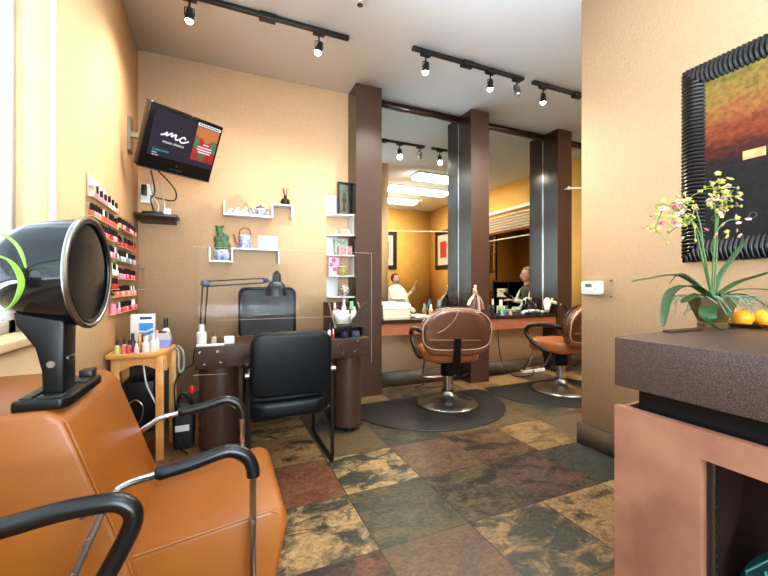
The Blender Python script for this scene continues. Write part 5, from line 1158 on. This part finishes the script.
def head(t, c, hair_rgb, yaw=0, mask=None):
    M = Matrix.Translation(c) @ Matrix.Rotation(yaw, 4, 'Z')       # faces local +Y
    m = MB(); m.ball((0, 0, 0), .1, 20, (.76, .92, 1.16)); m.ball((0, .03, -.06), .06, 14, (.85, .95, .8)); m.ball((0, .096, -.015), .016, 10, (.8, 1.1, 1.6)); m.ball((.077, -.005, -.01), .022, 10, (.4, .8, 1.3)); m.ball((-.077, -.005, -.01), .022, 10, (.4, .8, 1.3)); m.cyl((0, -.012, -.2), (0, -.005, -.06), .052)
    h = m.build('head', SKIN, t, M=M)
    m = MB()
    for sx in (-1, 1): m.ball((.03*sx, .083, .012), .011, 10)
    m.build('eye', mat('eye_dark', (40, 34, 30), .2), h, M=M)
    m = MB(); m.ball((0, .084, -.062), .02, 10, (1.2, .4, .3)); m.build('mouth', mat('lip', (176, 96, 88), .5), h, M=M)
    m = MB(); m.ball((0, -.016, .024), .105, 20, (.8, .93, 1.1)); hr = m.build('hair', mat('hair_%d' % hair_rgb[0], hair_rgb, .6, var=.2, vscale=60), h, M=M)
    bm = bmesh.new(); bm.from_mesh(hr.data); iM = M.inverted()
    dl = [v for v in bm.verts if (lambda p: p.y > .035 and p.z < .07 or p.z < -.05)(iM @ (v.co+Vector(t.location)))]
    bmesh.ops.delete(bm, geom=dl, context='VERTS'); bm.to_mesh(hr.data); bm.free()
    sd = hr.modifiers.new('th', 'SOLIDIFY'); sd.thickness = .008
    if mask:
        m = MB(); m.ball((0, .055, -.05), .07, 14, (.95, .8, .75)); m.build('face_mask', mat('blue_mask', mask, .8), h, M=M)
    return h
def hand(t, wrist, dirv, up, right=True, curl=.6):
    d = Vector(dirv).normalized(); u = Vector(up); u = (u-d*u.dot(d)).normalized(); s_ = d.cross(u)*(1 if right else -1)
    w = Vector(wrist); m = MB()
    M = Matrix((s_, d, u)).transposed().to_4x4(); M.translation = w
    m.ball((0, .045, 0), .045, 12, (.85, 1.1, .38), M)
    for k, (x, l) in enumerate(((-.03, .066), (-.01, .078), (.01, .072), (.029, .056))):
        p0 = M @ Vector((x, .07, 0)); p1 = M @ Vector((x*1.1, .07+l*.55, -l*.2*curl)); p2 = M @ Vector((x*1.1, .07+l*.85, -l*.6*curl)); m.tube([p0, p1, p2], [.0095, .0085, .0065], 8)
    m.tube([M @ Vector((-.03, .02, 0)), M @ Vector((-.058, .05, -.012)), M @ Vector((-.06, .078, -.026))], [.012, .0105, .008], 8)
    return m.build('hand', SKIN, t)
VEST = mat('dark_vest', (48, 50, 40), .8)
# seated person, facing -X in world: build facing +Y then turn a quarter
J = {'pelvis': ((0, 0, .60), (.16, .12)), 'waist': ((0, .0, .76), (.15, .11)), 'chest': ((0, .01, .96), (.17, .12)), 'neckb': ((0, .0, 1.1), (.07, .06)), 'neck': ((0, .01, 1.15), .05),
     'shl': ((-.19, 0, 1.05), .06), 'ell': ((-.26, .12, .82), .045), 'wrl': ((-.16, .36, .98), .03), 'shr': ((.19, 0, 1.05), .06), 'elr': ((.27, .10, .82), .045), 'wrr': ((.16, .33, .86), .03),
     'hil': ((-.1, .04, .58), .1), 'knl': ((-.14, .44, .55), .07), 'anl': ((-.13, .42, .09), .045), 'tol': ((-.14, .58, .04), .04), 'hir': ((.1, .04, .58), .1), 'knr': ((.14, .44, .55), .07), 'anr': ((.13, .42, .09), .045), 'tor': ((.14, .58, .04), .04)}
Ed = [('pelvis', 'waist'), ('waist', 'chest'), ('chest', 'neckb'), ('neckb', 'neck'), ('chest', 'shl'), ('shl', 'ell'), ('ell', 'wrl'), ('chest', 'shr'), ('shr', 'elr'), ('elr', 'wrr'), ('pelvis', 'hil'), ('hil', 'knl'), ('knl', 'anl'), ('anl', 'tol'), ('pelvis', 'hir'), ('hir', 'knr'), ('knr', 'anr'), ('anr', 'tor')]
def ex1(c):
    if c.z < .66 and not (abs(c.x) > .2 and c.z > .7): return 2
    if abs(c.x) > .19: return 3
    if c.z > 1.13: return 1
    return 0
p = person('person', 'person with short grey hair in dark vest seated, reflected in right mirror', J, Ed, VEST, None, 0, None, extra=ex1)
head(p, (0, .03, 1.27), (150, 140, 130)); hand(p, (-.16, .36, .98), (.15, .6, .3), (0, -.4, 1), False); hand(p, (.16, .33, .86), (-.1, .7, .1), (0, 0, 1), True)
p.location = (4.67, 2.85, .03); p.rotation_euler.z = 1.95
# client in a white cape
CAPE = mat('white_cape', (236, 234, 232), .8)
J2 = dict(J); J2['ell'] = ((-.25, .12, .8), .045); J2['wrl'] = ((-.18, .3, .8), .03); J2['wrr'] = ((.22, .34, .98), .03); J2['elr'] = ((.28, .12, .82), .045)
def ex2(c):
    if c.z > 1.13: return 1
    if c.z < .5: return 2
    return 0
p = person('person', 'person with dark hair and blue mask in white cape, reflected in left mirror', J2, Ed, CAPE, None, 0, None, extra=ex2)
head(p, (0, .02, 1.265), (38, 32, 30), mask=(110, 160, 200)); hand(p, (.22, .34, .98), (-.1, .4, .6), (-1, 0, 0), True); hand(p, (-.18, .3, .8), (.2, .7, 0), (0, 0, 1), False)
m = MB(); m.lathe([(.07, 1.13), (.15, 1.08), (.25, .95), (.3, .75), (.34, .56), (.33, .56), (.29, .75), (.24, .94), (.14, 1.07), (.065, 1.12)], (0, .04, 0), 28); m.build('cape', CAPE, p)
p.location = (3.72, -.35, .02); p.rotation_euler.z = -.5
t = thing('comb', 'thin white comb held up in the caped person hand', 'comb', (0, 0, 0))
hx = Matrix.Translation((3.72, -.35, .02)) @ Matrix.Rotation(-.5, 4, 'Z')
MB().tube([hx @ Vector((.19, .37, 1.0)), hx @ Vector((.2, .46, 1.2))], .008, 6).build('handle', WHITEP, t)
MB().tube([hx @ Vector((.2, .46, 1.2)), hx @ Vector((.202, .475, 1.235))], .012, 6).build('tip', WHITEP, t)
